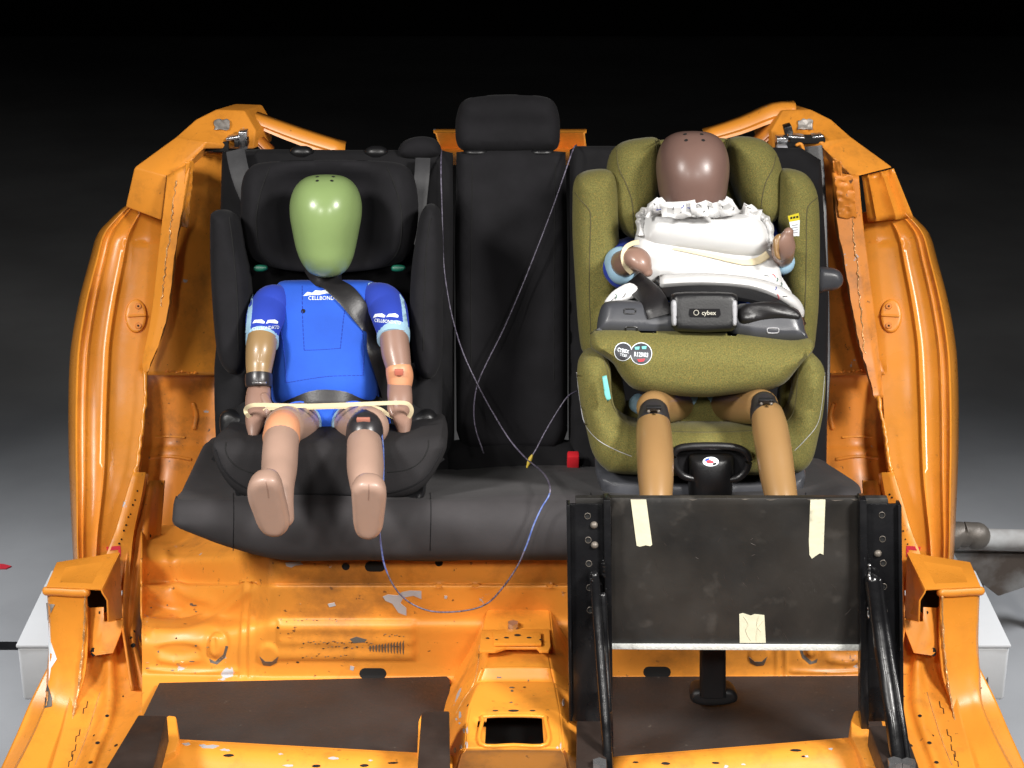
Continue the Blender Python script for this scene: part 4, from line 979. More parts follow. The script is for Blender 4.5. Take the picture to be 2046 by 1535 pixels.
# shorts, hips and legs
inflate('shorts', Plane(652, 840, -.24, 40), [(545, 822), (580, 806), (652, 812), (726, 806), (768, 820), (782, 850), (776, 878), (740, 872), (690, 858), (676, 876), (652, 880), (632, 874), (614, 860), (560, 872), (528, 876), (530, 845)], m_blue, d1, r=.025, T=.02, back=.05, step=.008)
for s in (-1, 1):
    X = lambda x: x if s < 0 else 1306-x
    limb('thigh', [(X(612), 842, -.16, 38), (X(600), 846, -.25, 42), (X(584), 850, -.33, 43), (X(568), 853, -.40, 40)], m_skin2, d1, cap0=False)
    # pale hem around the thigh
    c0 = P(X(599), 850, -.255); c1_ = P(X(596), 851, -.268)
    tube_r('shorts_hem', [c0, c1_], [46*mpp(c0)]*2, m_lblue, d1, 28, cap0=False, cap1=False)
    c0 = P(X(612), 840, -.15); c1_ = P(X(600), 850, -.252)
    tube_r('shorts_leg', [c0, c1_], [50*mpp(c0), 47*mpp(c0)], m_blue, d1, 28, cap1=False)
box('crotch_buckle', P(652, 862, -.285), Vector((1, 0, 0)), Vector((0, 1, 0)), Vector((0, 0, 1)), .02, .01, .012, M('dark_teal_cloth', (.03, .07, .12), .7), d1, .003)
limb('knee_joint', [(567, 848, -.405, 33), (564, 858, -.425, 36), (562, 875, -.435, 38)], m_orangejoint, d1, flat=.95)
limb('knee_joint', [(731, 848, -.405, 33), (729, 858, -.420, 37), (728, 880, -.430, 38)], m_blackrub, d1, flat=.95)
box('joint_plate', P(726, 839, -.437), Vector((1, 0, 0)), Vector((0, 1, .2)), Vector((0, -.2, 1)), .024, .006, .009, M('dull_pink_plate', (.36, .14, .10), .5), d1, .002)
limb('shin', [(562, 880, -.445, 36), (560, 900, -.475, 36), (558, 935, -.515, 36), (556, 965, -.555, 33), (560, 1000, -.585, 27), (566, 1035, -.595, 22)], m_skin2, d1)
limb('shin', [(728, 886, -.442, 35), (729, 905, -.475, 36), (730, 935, -.515, 37), (731, 965, -.555, 33), (735, 1000, -.585, 28), (738, 1035, -.595, 24)], m_skin2, d1)
FP = Plane(535, 1010, -.630, -20)
f1 = inflate('foot', FP, [(494, 980), (498, 966), (510, 956), (530, 951), (550, 955), (562, 968), (568, 990), (575, 1020), (579, 1045), (570, 1062), (552, 1069), (530, 1064), (515, 1048), (504, 1020), (496, 998)], m_skin2, d1, r=.013, T=.012, back=.028, step=.005)
f2 = inflate('foot', FP, [(702, 985), (704, 972), (718, 962), (736, 960), (756, 964), (770, 976), (772, 996), (768, 1030), (764, 1055), (752, 1070), (733, 1074), (714, 1066), (706, 1045), (704, 1015)], m_skin2, d1, r=.013, T=.012, back=.028, step=.005)
tf = bvh(f1, f2)
stitch('mould_line', [(531, 962), (535, 980), (537, 995)], tf, .0006, m_skin, d1, 0); stitch('mould_line', [(737, 968), (737, 985), (736, 1000)], tf, .0006, m_skin, d1, 0)
# belts across the dummy
tq = bvh(torso, *[o for o in d1.children if o.name.startswith(('neck', 'thigh', 'shorts'))])
pts = [(628, 528), (640, 548), (660, 568), (690, 590), (716, 622), (738, 660), (754, 700), (765, 735), (777, 775), (785, 810)]
Cb = []; Nb = []
for i, (x, y) in enumerate(pts):
    c, n_ = hit(x, y, tq, .004, -.10); 
    if i < 2: c = P(x, y, -.075+(-.06)*i/2); n_ = Vector((0, -1, .3))
    if i >= 6: c = P(x, y, (-.19, -.185, -.175, -.165)[i-6]); n_ = Vector((.45, -1, .2))
    if c.y > -.05: c = P(x, y, -.15)
    Cb.append(c); Nb.append(n_)
dbelt = ribbon('diagonal_belt', Cb, Nb, .046, .0018, m_belt, None, taper=lambda t: 1.0-.25*t); tag(dbelt, 'black diagonal belt crossing the blue chest of the left dummy', 'seat belt')
pts = [(545, 812), (575, 800), (610, 790), (652, 786), (694, 790), (730, 800), (765, 812)]
Cb = []; Nb = []
for (x, y) in pts:
    c, n_ = hit(x, y+4, tq, .005, -.2); 
    Cb.append(P(x, y+4, min(c.y, -.185)-.0) if abs(x-652) < 90 else P(x, y+4, -.18)); Nb.append(Vector((0, -1, .55)))
lb = ribbon('lap_belt', Cb, Nb, .036, .0018, m_belt, None); tag(lb, 'black lap belt pulled tight over the hips of the left dummy', 'seat belt')
# cream rubber band tying the hands
loop = [(492, 826, -.335), (491, 818, -.335), (500, 811, -.345), (520, 809, -.35), (600, 811, -.36), (680, 809, -.36), (760, 806, -.35), (806, 805, -.34), (820, 812, -.335), (822, 825, -.33), (812, 838, -.32), (795, 838, -.315), (775, 828, -.31), (750, 815, -.31), (690, 813, -.31), (600, 815, -.31), (540, 816, -.31), (515, 830, -.31), (500, 834, -.325)]
C = [P(*q) for q in loop]; C.append(C[0])
rb = ribbon('rubber_band', C, [Vector((0, -1, .1))]*len(C), .0075, .002, m_cream, None); tag(rb, 'cream rubber band stretched across the lap tying both hands of the left dummy', 'rubber band')
for o in (rb,): pass

# ================================================================ olive child seat
os_ = root('olive_child_seat', 'olive green melange child seat with padded wings on the right of the bench', 'child seat', (P(1395, 960, -.3).x, -.2, .44))
OB = Plane(1395, 600, .02, 20)
inflate('seat_back', OB, [(1190, 400), (1300, 330), (1500, 330), (1590, 400), (1600, 860), (1395, 900), (1190, 860)], m_black, os_, r=.05, T=.02, back=.05, step=.02)
OH = Plane(1390, 380, -.02, 14)
hc = inflate('head_pad_centre', Plane(1390, 380, .03, 14), [(1290, 300), (1320, 280), (1390, 276), (1460, 278), (1500, 300), (1500, 420), (1390, 440), (1290, 420)], m_olive, os_, r=.02, T=.02, back=.03, step=.01)
hl = inflate('head_wing', OH, [(1212, 380), (1212, 335), (1222, 302), (1244, 284), (1280, 276), (1312, 276), (1322, 300), (1322, 360), (1310, 410), (1296, 440), (1284, 466), (1270, 478), (1248, 468), (1224, 440), (1213, 410)], m_olive, os_, r=.040, T=.065, back=.05, step=.008)
hr_ = inflate('head_wing', OH, [(1452, 300), (1458, 276), (1495, 273), (1528, 282), (1550, 304), (1562, 340), (1565, 385), (1562, 420), (1548, 442), (1528, 455), (1508, 448), (1490, 430), (1472, 400), (1456, 350)], m_olive, os_, r=.040, T=.065, back=.05, step=.008)
thw = bvh(hl, hr_)
stitch('seam', [(1232, 300), (1236, 335), (1250, 365), (1262, 400), (1266, 440), (1268, 470)], thw, .0011, m_olive_pipe, os_, 0)
stitch('seam', [(1550, 312), (1545, 335), (1530, 365), (1522, 400), (1522, 430), (1526, 450)], thw, .0011, m_olive_pipe, os_, 0)
for x in (1313, 1454):
    for k in range(3):
        q = [(x-4+k*4, 280), (x-2+k*4, 292), (x+k*3, 304)]; stitch('fold', q, bvh(hl, hr_, hc), .0012, m_olive_pipe, os_, 0)
OW = Plane(1390, 520, -.08, 10)
wl = inflate('back_wing', OW, [(1144, 400), (1146, 368), (1158, 350), (1185, 341), (1222, 343), (1234, 380), (1236, 460), (1240, 560), (1232, 640), (1225, 700), (1195, 712), (1166, 706), (1156, 660), (1149, 560), (1144, 470)], m_olive, os_, r=.034, T=.055, back=.12, step=.010)
wr_ = inflate('back_wing', OW, [(1556, 380), (1562, 342), (1590, 340), (1612, 350), (1630, 378), (1636, 420), (1637, 500), (1635, 600), (1630, 660), (1622, 700), (1590, 705), (1570, 690), (1566, 620), (1560, 520), (1555, 440)], m_olive, os_, r=.034, T=.055, back=.12, step=.010)
twg = bvh(wl, wr_)
stitch('seam', [(1148, 385), (1160, 400), (1176, 418), (1180, 440), (1178, 520), (1178, 600), (1182, 690)], twg, .0011, m_olive_pipe, os_, 0, Y=-.12)
stitch('seam', [(1634, 395), (1618, 408), (1612, 425), (1611, 480), (1610, 560), (1607, 640), (1604, 690)], twg, .0011, m_olive_pipe, os_, 0, Y=-.12)
# inner side pads
inflate('inner_side_pad', Plane(1390, 560, .0, 16), [(1215, 480), (1260, 470), (1275, 560), (1270, 660), (1230, 680), (1215, 600)], m_black, os_, r=.02, T=.03, back=.04, step=.012)
inflate('inner_side_pad', Plane(1390, 560, .0, 16), [(1520, 460), (1568, 470), (1572, 600), (1566, 690), (1530, 670), (1515, 560)], m_black, os_, r=.02, T=.03, back=.04, step=.012)
# lower bowl
OBW = Plane(1400, 840, -.37, 8)
bowl = inflate('seat_bowl', OBW, [(1153, 760), (1155, 730), (1168, 711), (1190, 705), (1208, 712), (1220, 735), (1222, 780), (1228, 812), (1240, 830), (1270, 848), (1330, 856), (1400, 856), (1480, 856), (1540, 848), (1570, 832), (1582, 800), (1586, 760), (1594, 725), (1608, 708), (1628, 711), (1644, 730), (1649, 760), (1644, 820), (1634, 870), (1622, 915), (1600, 938), (1560, 944), (1400, 948), (1240, 944), (1205, 932), (1184, 905), (1172, 860), (1160, 810)], m_olive, os_, r=.040, T=.055, back=.13, step=.009)
tbw = bvh(bowl)
stitch('piping', [(1152, 745), (1160, 810), (1170, 850), (1196, 880), (1232, 900), (1262, 912)], tbw, .0007, m_gplast2, os_, 0, Y=-.4)
stitch('piping', [(1648, 745), (1642, 810), (1632, 850), (1608, 880), (1588, 900)], tbw, .0007, m_gplast2, os_, 0, Y=-.4)
stitch('seam', [(1205, 715), (1214, 745), (1218, 790), (1228, 820), (1245, 840), (1280, 856), (1340, 862), (1400, 864), (1480, 862), (1540, 855), (1578, 836), (1590, 800), (1594, 750), (1600, 716)], tbw, .0013, m_olive_pipe, os_, 0, Y=-.4)
for s in (0, 1):
    a_ = lambda x: x if s == 0 else 2806-x
    inflate('bowl_inner_side', Plane(1400, 780, -.28, 10), [(a_(1195), 705), (a_(1225), 712), (a_(1244), 760), (a_(1252), 830), (a_(1250), 860), (a_(1210), 850)], m_olive, os_, r=.015, T=.02, back=.08, step=.010)
inflate('seat_pad', Plane(1400, 850, -.26, 55), [(1220, 820), (1300, 800), (1500, 800), (1580, 820), (1590, 900), (1210, 900)], m_olive, os_, r=.03, T=.03, back=.04, step=.014)
inflate('fabric_tag', Plane(1212, 776, -.435, 8), [(1203, 752), (1212, 750), (1221, 796), (1214, 804), (1208, 790)], m_aqua, os_, r=.003, T=.0015, back=.001, step=.006, smooth=0)
sh = inflate('grey_base_shell', Plane(1400, 965, -.36, 2), [(1190, 932), (1240, 945), (1400, 950), (1560, 945), (1605, 936), (1606, 965), (1594, 998), (1580, 1030), (1225, 1030), (1205, 985)], m_gplast, os_, r=.02, T=.03, back=.2, step=.012)
# handle loop and centre release knob
C = [P(x, y, -.452) for x, y in crom([(1346, 918), (1350, 900), (1372, 893), (1420, 891), (1468, 894), (1492, 906), (1496, 924), (1486, 946), (1460, 958), (1380, 956), (1354, 940)], 4, True)]
tube_r('handle_ring', C+[C[0]], [.0065]*(len(C)+1), m_plast, os_, 12)
inflate('handle_recess', Plane(1420, 925, -.425, 8), [(1346, 915), (1352, 898), (1420, 892), (1488, 900), (1494, 925), (1480, 955), (1360, 952)], m_black, os_, r=.01, T=.01, back=.03, step=.008)
kn = sections('release_knob', Plane(1420, 950, -.43, 0), [(1420, 904, 30, .012, .02, 2.4, 0), (1420, 907, 42, .022, .02, 2.6, 0), (1420, 914, 46, .030, .02, 2.8, 0), (1420, 940, 46, .036, .02, 2.8, 0), (1419, 970, 44, .034, .02, 2.8, 0), (1419, 1010, 42, .030, .02, 2.8, 0)], m_plast, os_, n=32)
tk = bvh(kn)
rs_ = patch('round_sticker', [(1420+16*math.cos(k*.314), 923+9*math.sin(k*.314)) for k in range(20)], tk, m_print, os_, step=3, thick=.0006)
tk2 = bvh(rs_)
patch('sticker_print', [(1420+8*math.cos(k*.52)-1, 923+3.4*math.sin(k*.52)) for k in range(10)], tk2, m_redtape, os_, step=3, thick=.0004)
patch('sticker_print', [(1408, 919), (1416, 916), (1418, 918), (1410, 922)], tk2, m_blue, os_, step=3, thick=.0005)
patch('sticker_print', [(1424, 926), (1432, 924), (1431, 928), (1425, 930)], tk2, m_dark, os_, step=3, thick=.0005)
# yellow and white care label on the right wing
lw = slab('care_label', [P(1574, 432, -.17), P(1596, 426, -.17), P(1598, 440, -.17), P(1577, 444, -.17)], .001, m_yellow, os_, 0)
lw2 = slab('care_label', [P(1577, 444, -.17), P(1598, 440, -.17), P(1597, 472, -.165), P(1583, 472, -.165)], .001, m_print, os_, 0)
tl = bvh(lw, lw2)
for k in range(3): patch('label_print', [(1579+k*6, 434-k), (1583+k*6, 433-k), (1583+k*6, 437-k), (1579+k*6, 438-k)], tl, m_dark, os_, step=3, thick=.0003)
for k in range(4): patch('label_print', [(1582, 450+k*5), (1594, 448+k*5), (1594, 449.5+k*5), (1582, 451.5+k*5)], tl, m_gplast2, os_, step=3, thick=.0003)

# ---- impact shield
sd = root('impact_shield', 'olive padded impact shield with dark grey top lying over the right dummy lap', 'safety shield', P(1400, 700, -.30))
SP = Plane(1400, 720, -.34, 6)
pad = inflate('shield_pad', SP, [(1178, 680), (1183, 668), (1200, 661), (1280, 661), (1400, 664), (1500, 670), (1580, 680), (1606, 676), (1622, 680), (1624, 694), (1608, 714), (1590, 735), (1565, 762), (1530, 776), (1480, 782), (1430, 788), (1400, 790), (1350, 787), (1300, 782), (1262, 772), (1238, 748), (1222, 722), (1196, 704), (1182, 694)], m_olive, sd, r=.045, T=.065, back=.08, step=.009)
tp2 = bvh(pad)
# round stickers with print
for (cx, cy, rx, ry) in ((1245, 703, 18, 18), (1281, 707, 22, 22)):
    ds = patch('round_sticker', [(cx+rx*math.cos(k*.314), cy+ry*math.sin(k*.314)) for k in range(20)], tp2, m_print, sd, step=4, thick=.0007)
    t_ = bvh(ds)
    ds2 = patch('sticker_print', [(cx+(rx-1.3)*math.cos(k*.314), cy+(ry-1.3)*math.sin(k*.314)) for k in range(20)], t_, m_gplast, ds, step=4, thick=.0003)
    t_ = bvh(ds2)
    if rx == 18:
        lettering('sticker_lettering', 'CYBEX', cx, cy-2, 7, t_, m_print, ds, ang=14, bold=.02, sx=.8); lettering('sticker_lettering', 'TEST', cx+1, cy+7, 5, t_, m_print, ds, ang=14)
    else:
        lettering('sticker_lettering', 'R129/03', cx, cy+2, 9, t_, m_print, ds, ang=4, bold=.02, sx=.7)
        for q in ((cx-8, cy-11), (cx+6, cy-12)): patch('sticker_print', [(q[0]-5, q[1]-2), (q[0]+5, q[1]-3), (q[0]+4, q[1]+3), (q[0]-4, q[1]+3)], t_, m_aqua, ds, step=4, thick=.0004)
        patch('sticker_print', [(cx-8, cy+11), (cx+8, cy+10), (cx+5, cy+15), (cx-5, cy+16)], t_, m_redtape, ds, step=4, thick=.0004)
# hard top: grey shells left and right plus centre console
SG = Plane(1400, 640, -.30, 34)
gl = inflate('shield_shell', SG, [(1192, 658), (1196, 630), (1208, 606), (1250, 602), (1300, 606), (1352, 612), (1358, 672), (1190, 670)], m_gplast, sd, r=.022, T=.035, back=.06, step=.009)
gr = inflate('shield_shell', SG, [(1462, 616), (1520, 608), (1584, 616), (1602, 636), (1608, 664), (1606, 688), (1462, 676)], m_gplast, sd, r=.022, T=.035, back=.06, step=.009)
tg = bvh(gl, gr)
for (x, y) in ((1259, 622), (1262, 657), (1545, 660)):
    q = [(x-10, y-4), (x+8, y-4), (x+11, y), (x+8, y+5), (x-10, y+5), (x-12, y)]
    C = [onsurf(a, b, tg, .0008, -.3) for a, b in crom(q, 2, True)]; tube_r('slot_rim', C+[C[0]], [.0012]*(len(C)+1), m_gplast2 if x > 1500 else m_plast, sd, 6)
cc = inflate('shield_console', Plane(1406, 628, -.345, 20), [(1340, 596), (1350, 585), (1400, 583), (1462, 585), (1474, 597), (1470, 640), (1462, 662), (1352, 662), (1344, 640)], m_plast, sd, r=.010, T=.018, back=.08, step=.007, smooth=2)
for x in (1347, 1467):
    inflate('console_trim', Plane(x, 630, -.355, 20), [(x-6, 602), (x+5, 602), (x+6, 630), (x+4, 650), (x-4, 650), (x-6, 630)], m_gplast2, sd, r=.004, T=.010, back=.01, step=.004)
tcn = bvh(cc)
pl_l = patch('name_plate', [(1378, 617), (1438, 617), (1440, 629), (1436, 634), (1380, 634), (1376, 629)], tcn, m_black, sd, step=6, thick=.0012); t_ = bvh(pl_l)
lettering('name_lettering', 'cybex', 1416, 625, 9, t_, m_printg, pl_l, sx=1.0, bold=.01)
q = [(1391+5*math.cos(k*.45), 625+5*math.sin(k*.45)) for k in range(14)]; C = [onsurf(a, b, t_, .0004) for a, b in q]; tube_r('name_emblem', C+[C[0]], [.0006]*15, m_printg, sd, 5)
# curved dark upper rim and straps over the shell
rim = [(1210, 632, -.20), (1250, 608, -.23), (1300, 592, -.27), (1350, 586, -.30), (1410, 584, -.31), (1470, 587, -.30), (1530, 600, -.27), (1575, 618, -.24), (1602, 640, -.20)]
ribbon('shield_rim', [P(*q) for q in rim], [Vector((0, -.8, 1))]*len(rim), .024, .010, m_plast, sd)
stp = [(1262, 560, -.22), (1282, 576, -.262), (1300, 592, -.30), (1312, 612, -.325), (1318, 632, -.335)]
ribbon('shield_strap', [P(*q) for q in stp], [Vector((-.2, -1, .8))]*len(stp), .044, .004, m_belt, sd)
fd = inflate('black_fabric_flap', Plane(1530, 630, -.325, 30), [(1476, 618), (1500, 606), (1540, 603), (1575, 612), (1598, 628), (1594, 640), (1560, 638), (1520, 642), (1486, 650), (1474, 640)], m_belt, sd, r=.012, T=.012, back=.01, step=.006, bulge=lambda u, v, d: .003*math.sin(u*90+v*120)*min(1, d/.01))

# ================================================================ right dummy
d2 = root('crash_test_dummy', 'child crash-test dummy with shiny brown head, wrapped in white padding in the olive seat', 'dummy', P(1395, 830, -.2))
HQ = Plane(1384, 340, -.10, 14)
hd = sections('head', HQ, [(1384, 262, 3, .01, .01, 2.1, 0), (1384, 263, 22, .02, .02, 2.1, 0), (1384, 267, 38, .036, .036, 2.15, 0), (1384, 276, 53, .050, .052, 2.2, 0), (1384, 292, 64, .066, .07, 2.2, 0), (1384, 315, 71, .078, .08, 2.25, 0), (1384, 340, 72.5, .084, .085, 2.3, 0), (1384, 365, 70, .084, .085, 2.3, 0), (1384, 390, 66, .078, .08, 2.3, 0), (1385, 410, 60, .070, .07, 2.2, 0), (1385, 440, 48, .05, .06, 2.1, 0), (1385, 450, 20, .02, .03, 2.1, 0)], m_head, d2, n=48, sub=5, sharp=60)
th4 = bvh(hd)
for x, y in ((1369, 269), (1402, 269), (1371, 281), (1405, 281)): hole('screw_hole', x, y, 3.6, th4, hd, m_dark, -.1)
to2 = sections('torso_suit', Plane(1400, 560, -.05, 22), [(1400, 430, 90, .03, .03, 2.4, 0), (1400, 450, 105, .045, .05, 2.6, 0), (1400, 520, 108, .05, .05, 2.6, 0), (1400, 620, 105, .05, .05, 2.6, 0), (1400, 720, 105, .05, .05, 2.6, 0), (1400, 790, 100, .04, .05, 2.6, 0)], m_blue, d2)
# left arm (photo left): sleeve ring then raised forearm and mitten hand
limb('sleeve', [(1262, 500, -.02, 28), (1242, 512, -.08, 32), (1238, 530, -.12, 36), (1245, 545, -.15, 34)], m_navy, d2)
C = [P(1240, 525, -.135), P(1246, 538, -.165)]; tube_r('sleeve_hem', C, [33*mpp(C[0])]*2, m_lblue, d2, 28)
limb('forearm', [(1243, 527, -.15, 27), (1250, 527, -.19, 26), (1262, 520, -.22, 24)], m_skin, d2)
limb('hand', [(1258, 512, -.225, 24), (1272, 516, -.24, 26), (1284, 528, -.25, 23), (1294, 543, -.255, 12)], m_skin, d2, flat=.8)
limb('sleeve', [(1530, 470, -.02, 34), (1552, 500, -.06, 34), (1560, 520, -.10, 32)], m_navy, d2)
C = [P(1560, 516, -.11), P(1562, 524, -.14)]; tube_r('sleeve_hem', C, [26*mpp(C[0])]*2, m_lblue, d2, 28)
limb('forearm', [(1562, 515, -.13, 23), (1564, 508, -.17, 23), (1566, 498, -.20, 22)], m_skin, d2)
h2 = limb('hand', [(1560, 512, -.20, 16), (1564, 502, -.215, 23), (1568, 485, -.225, 22), (1575, 465, -.23, 12)], m_skin, d2, flat=.8)
inflate('pale_palm', Plane(1553, 490, -.235, 20), [(1544, 480), (1555, 468), (1562, 472), (1556, 500), (1560, 520), (1548, 512)], m_ochre, d2, r=.006, T=.006, back=.01, step=.004)
# legs
for s in (-1, 1):
    if s < 0: pts = [(1372, 812, -.20, 30), (1345, 812, -.28, 32), (1318, 812, -.36, 36), (1305, 815, -.41, 34)]
    else: pts = [(1430, 812, -.20, 30), (1462, 812, -.28, 32), (1500, 812, -.36, 36), (1522, 812, -.41, 34)]
    limb('thigh', pts, m_ochre, d2, cap0=False)
    x = 1372 if s < 0 else 1434
    c0 = P(x-2*s, 808, -.215); c1_ = P(x+6*s, 808, -.235); tube_r('shorts_hem', [c0, c1_], [31*mpp(c0)]*2, m_lblue, d2, 24)
inflate('shorts', Plane(1402, 812, -.20, 20), [(1366, 788), (1400, 784), (1438, 788), (1442, 824), (1402, 828), (1364, 824)], m_navy, d2, r=.015, T=.02, back=.03, step=.006)
limb('shorts_leg', [(1275, 800, -.30, 14), (1272, 808, -.31, 16), (1276, 816, -.32, 12)], m_lblue, d2)
k1 = limb('knee_joint', [(1306, 822, -.425, 29), (1306, 838, -.437, 33), (1306, 858, -.447, 34)], m_blackrub, d2, cap0=True, cap1=False)
k2 = limb('knee_joint', [(1526, 806, -.425, 26), (1529, 822, -.437, 31), (1533, 840, -.447, 33)], m_blackrub, d2, cap0=True, cap1=False)
for x, y, a in ((1306, 812, 0), (1531, 797, 0)):
    box('joint_plate', P(x, y+4, -.460), Vector((1, 0, 0)), Vector((0, .9, .4)), Vector((0, -.4, .9)), .026, .008, .010, m_plast, d2, .002)
    for dx in (-10, 10):
        b_ = bmesh.new(); bmesh.ops.create_uvsphere(b_, u_segments=10, v_segments=6, radius=.003); b_.transform(Matrix.Translation(P(x+dx, y+10, -.468))); bmobj('joint_bolt', b_, m_bolt, d2)
limb('shin', [(1306, 850, -.445, 34), (1307, 872, -.475, 36), (1309, 910, -.52, 37), (1310, 950, -.56, 36), (1311, 1000, -.60, 32), (1312, 1050, -.63, 28)], m_ochre, d2, cap0=True)
limb('shin', [(1534, 832, -.445, 33), (1539, 858, -.475, 36), (1546, 900, -.52, 36), (1553, 950, -.56, 35), (1562, 1000, -.60, 32), (1568, 1050, -.63, 28)], m_ochre, d2, cap0=True)

# ================================================================ white pad on the right dummy
wp_ = root('chest_padding', 'white ruffled padding sheet wrapped over the chest of the brown-headed dummy', 'padding', P(1405, 520, -.1))
WPn = Plane(1405, 500, -.14, 32)
body = inflate('lower_pad', WPn, [(1270, 470), (1300, 455), (1500, 455), (1540, 480), (1552, 520), (1562, 560), (1556, 590), (1480, 588), (1400, 582), (1310, 582), (1268, 590), (1262, 540)], m_white, wp_, r=.035, T=.046, back=.03, step=.010, bulge=lambda u, v, d: .006*math.sin(v*80+1.2*math.sin(u*9))*min(1, d/.03))
up_ = inflate('upper_pad', WPn, [(1278, 466), (1284, 440), (1302, 430), (1370, 427), (1440, 430), (1494, 434), (1522, 450), (1535, 478), (1533, 510), (1514, 527), (1470, 528), (1400, 518), (1330, 508), (1298, 502), (1281, 490)], m_white, wp_, r=.036, T=.076, back=.01, step=.008)
# ruffle: rows of pleats around the upper edge
rf = [(1279, 472), (1278, 444), (1280, 428), (1296, 419), (1340, 419), (1390, 424), (1440, 425), (1492, 426), (1518, 430), (1533, 442), (1540, 470), (1539, 500)]
cr_ = crom(rf, 7); G = [[], [], [], []]
for i, (x, y) in enumerate(cr_):
    a = cr_[max(i-1, 0)]; b = cr_[min(i+1, len(cr_)-1)]; tx, ty = b[0]-a[0], b[1]-a[1]; l = math.hypot(tx, ty); nx, ny = ty/l, -tx/l
    wv = math.sin(i*1.15+.6*math.sin(i*.7))*.5+.5
    for j, (o, w_) in enumerate(((-12, .030), (-3, .046), (2+2*wv, .040+.008*wv), (6+3*wv, .012))):
        G[j].append(WPn.at(x+nx*o, y+ny*o, w_+.003*math.sin(i*1.15+.6*math.sin(i*.7))))
grid('ruffled_edge', G, m_white2, wp_, nu=2, nv=4, thick=.002, sharp=0)
# crumpled sheet collar behind the chin with a few printed marks
random.seed(11)
def crumple(pts, Y, name='crumpled_sheet', amp=.006):
    G = []
    n = 4
    (a, b, c, d) = pts
    for i in range(n):
        t = i/(n-1); L_ = [lerp(a[k], d[k], t) for k in (0, 1)]; R_ = [lerp(b[k], c[k], t) for k in (0, 1)]
        G.append([P(lerp(L_[0], R_[0], j/5)+random.uniform(-2, 2), lerp(L_[1], R_[1], j/5)+random.uniform(-4, 3), Y+random.uniform(-amp, amp)) for j in range(6)])
    return grid(name, G, m_white2, wp_, nu=1, nv=1, thick=.0012, sharp=12)
s1 = [crumple([(1294, 408), (1324, 391), (1340, 428), (1286, 436)], -.185), crumple([(1318, 408), (1388, 402), (1392, 436), (1322, 436)], -.205), crumple([(1380, 404), (1434, 404), (1438, 436), (1382, 436)], -.21, amp=.008),
      crumple([(1426, 408), (1453, 393), (1480, 424), (1430, 436)], -.19), crumple([(1487, 405), (1522, 419), (1518, 442), (1476, 436)], -.16)]
ts1 = bvh(*s1)
for (x, y) in ((1308, 410), (1320, 418), (1345, 414), (1366, 410), (1378, 416), (1400, 412), (1416, 418), (1442, 412), (1466, 414), (1492, 412), (1500, 418), (1360, 421), (1405, 424)):
    a = random.uniform(0, 6.28); L_ = random.uniform(4, 9)
    q = [(x, y), (x+L_*math.cos(a)*.5+1, y+L_*math.sin(a)*.5), (x+L_*math.cos(a), y+L_*math.sin(a)*.8)]
    stitch('sheet_mark', q, ts1, .0007, random.choice([m_gplast, m_navy, m_dark]), wp_, .0006, Y=-.2)
# lower sheet spilling out over the shield, left and right
sl_ = inflate('sheet_fold', Plane(1250, 590, -.26, 40), [(1208, 606), (1212, 596), (1228, 580), (1258, 566), (1278, 580), (1272, 594), (1246, 602), (1216, 614)], m_white2, wp_, r=.01, T=.010, back=.006, step=.006, wr=.0008)
G = []
for (x, y, Y, dx, dy) in ((1318, 570, -.24, 0, -14), (1380, 566, -.27, 0, -13), (1440, 567, -.27, 0, -13), (1500, 573, -.26, 3, -12), (1545, 588, -.24, 8, -12), (1580, 608, -.22, 10, -8), (1596, 625, -.20, 8, -3), (1598, 640, -.19, 4, 0)):
    G.append([P(x+dx*1.4, y+dy*1.5, Y+.03), P(x+dx, y+dy, Y-.012), P(x, y-2, Y-.024), P(x-dx*.4, y+7, Y-.012)])
sf = grid('sheet_fold', G, m_white2, wp_, nu=3, nv=4, thick=.002)
tri_ = inflate('sheet_side', Plane(1560, 560, -.17, 30), [(1532, 520), (1544, 530), (1566, 560), (1590, 600), (1600, 628), (1570, 612), (1545, 590), (1530, 575)], m_white2, wp_, r=.01, T=.012, back=.006, step=.006, smooth=2, wr=.001)
t_ = bvh(tri_, sf, sl_, body)
for (x, y) in ((1543, 548), (1552, 556), (1560, 572), (1548, 580), (1572, 592), (1556, 598), (1230, 598), (1244, 594), (1222, 600), (1536, 552)):
    a = random.uniform(0, 6.28); L_ = random.uniform(5, 10)
    stitch('sheet_mark', [(x, y), (x+L_*math.cos(a)*.5+1.5, y+L_*math.sin(a)*.5), (x+L_*math.cos(a), y+L_*math.sin(a))], t_, .0008, random.choice([m_gplast, m_navy, m_teal, m_redtape]), wp_, .0006, Y=-.2)
# cream band over the pad and around the left wrist
t_ = bvh(body, up_, *[o for o in d2.children if o.name.startswith(('hand', 'forearm'))])
pts = [(1345, 496), (1380, 503), (1420, 512), (1460, 522), (1490, 526), (1515, 522), (1532, 508)]
Cb = [hit(x, y, t_, .004, -.2) for x, y in pts]
cb = ribbon('rubber_band', [c[0] for c in Cb], [c[1] for c in Cb], .012, .0018, m_cream, None, taper=lambda t: .35+.9*t); tag(cb, 'cream rubber band running across the white padding below its upper cushion', 'rubber band')
pts = [(1277, 484), (1265, 486), (1251, 494), (1245, 508), (1246, 524), (1252, 536), (1262, 546)]
Cb = [hit(x, y, t_, .003, -.22) for x, y in pts]
Cb = [(P(x, y, min(c[0].y, -.235)), c[1]) for (x, y), c in zip(pts, Cb)]
cb = ribbon('rubber_band', [c[0] for c in Cb], [Vector((0, -1, .2))]*len(Cb), .0085, .002, m_cream, None); tag(cb, 'cream rubber band looped around the left raised hand of the brown-headed dummy', 'rubber band')

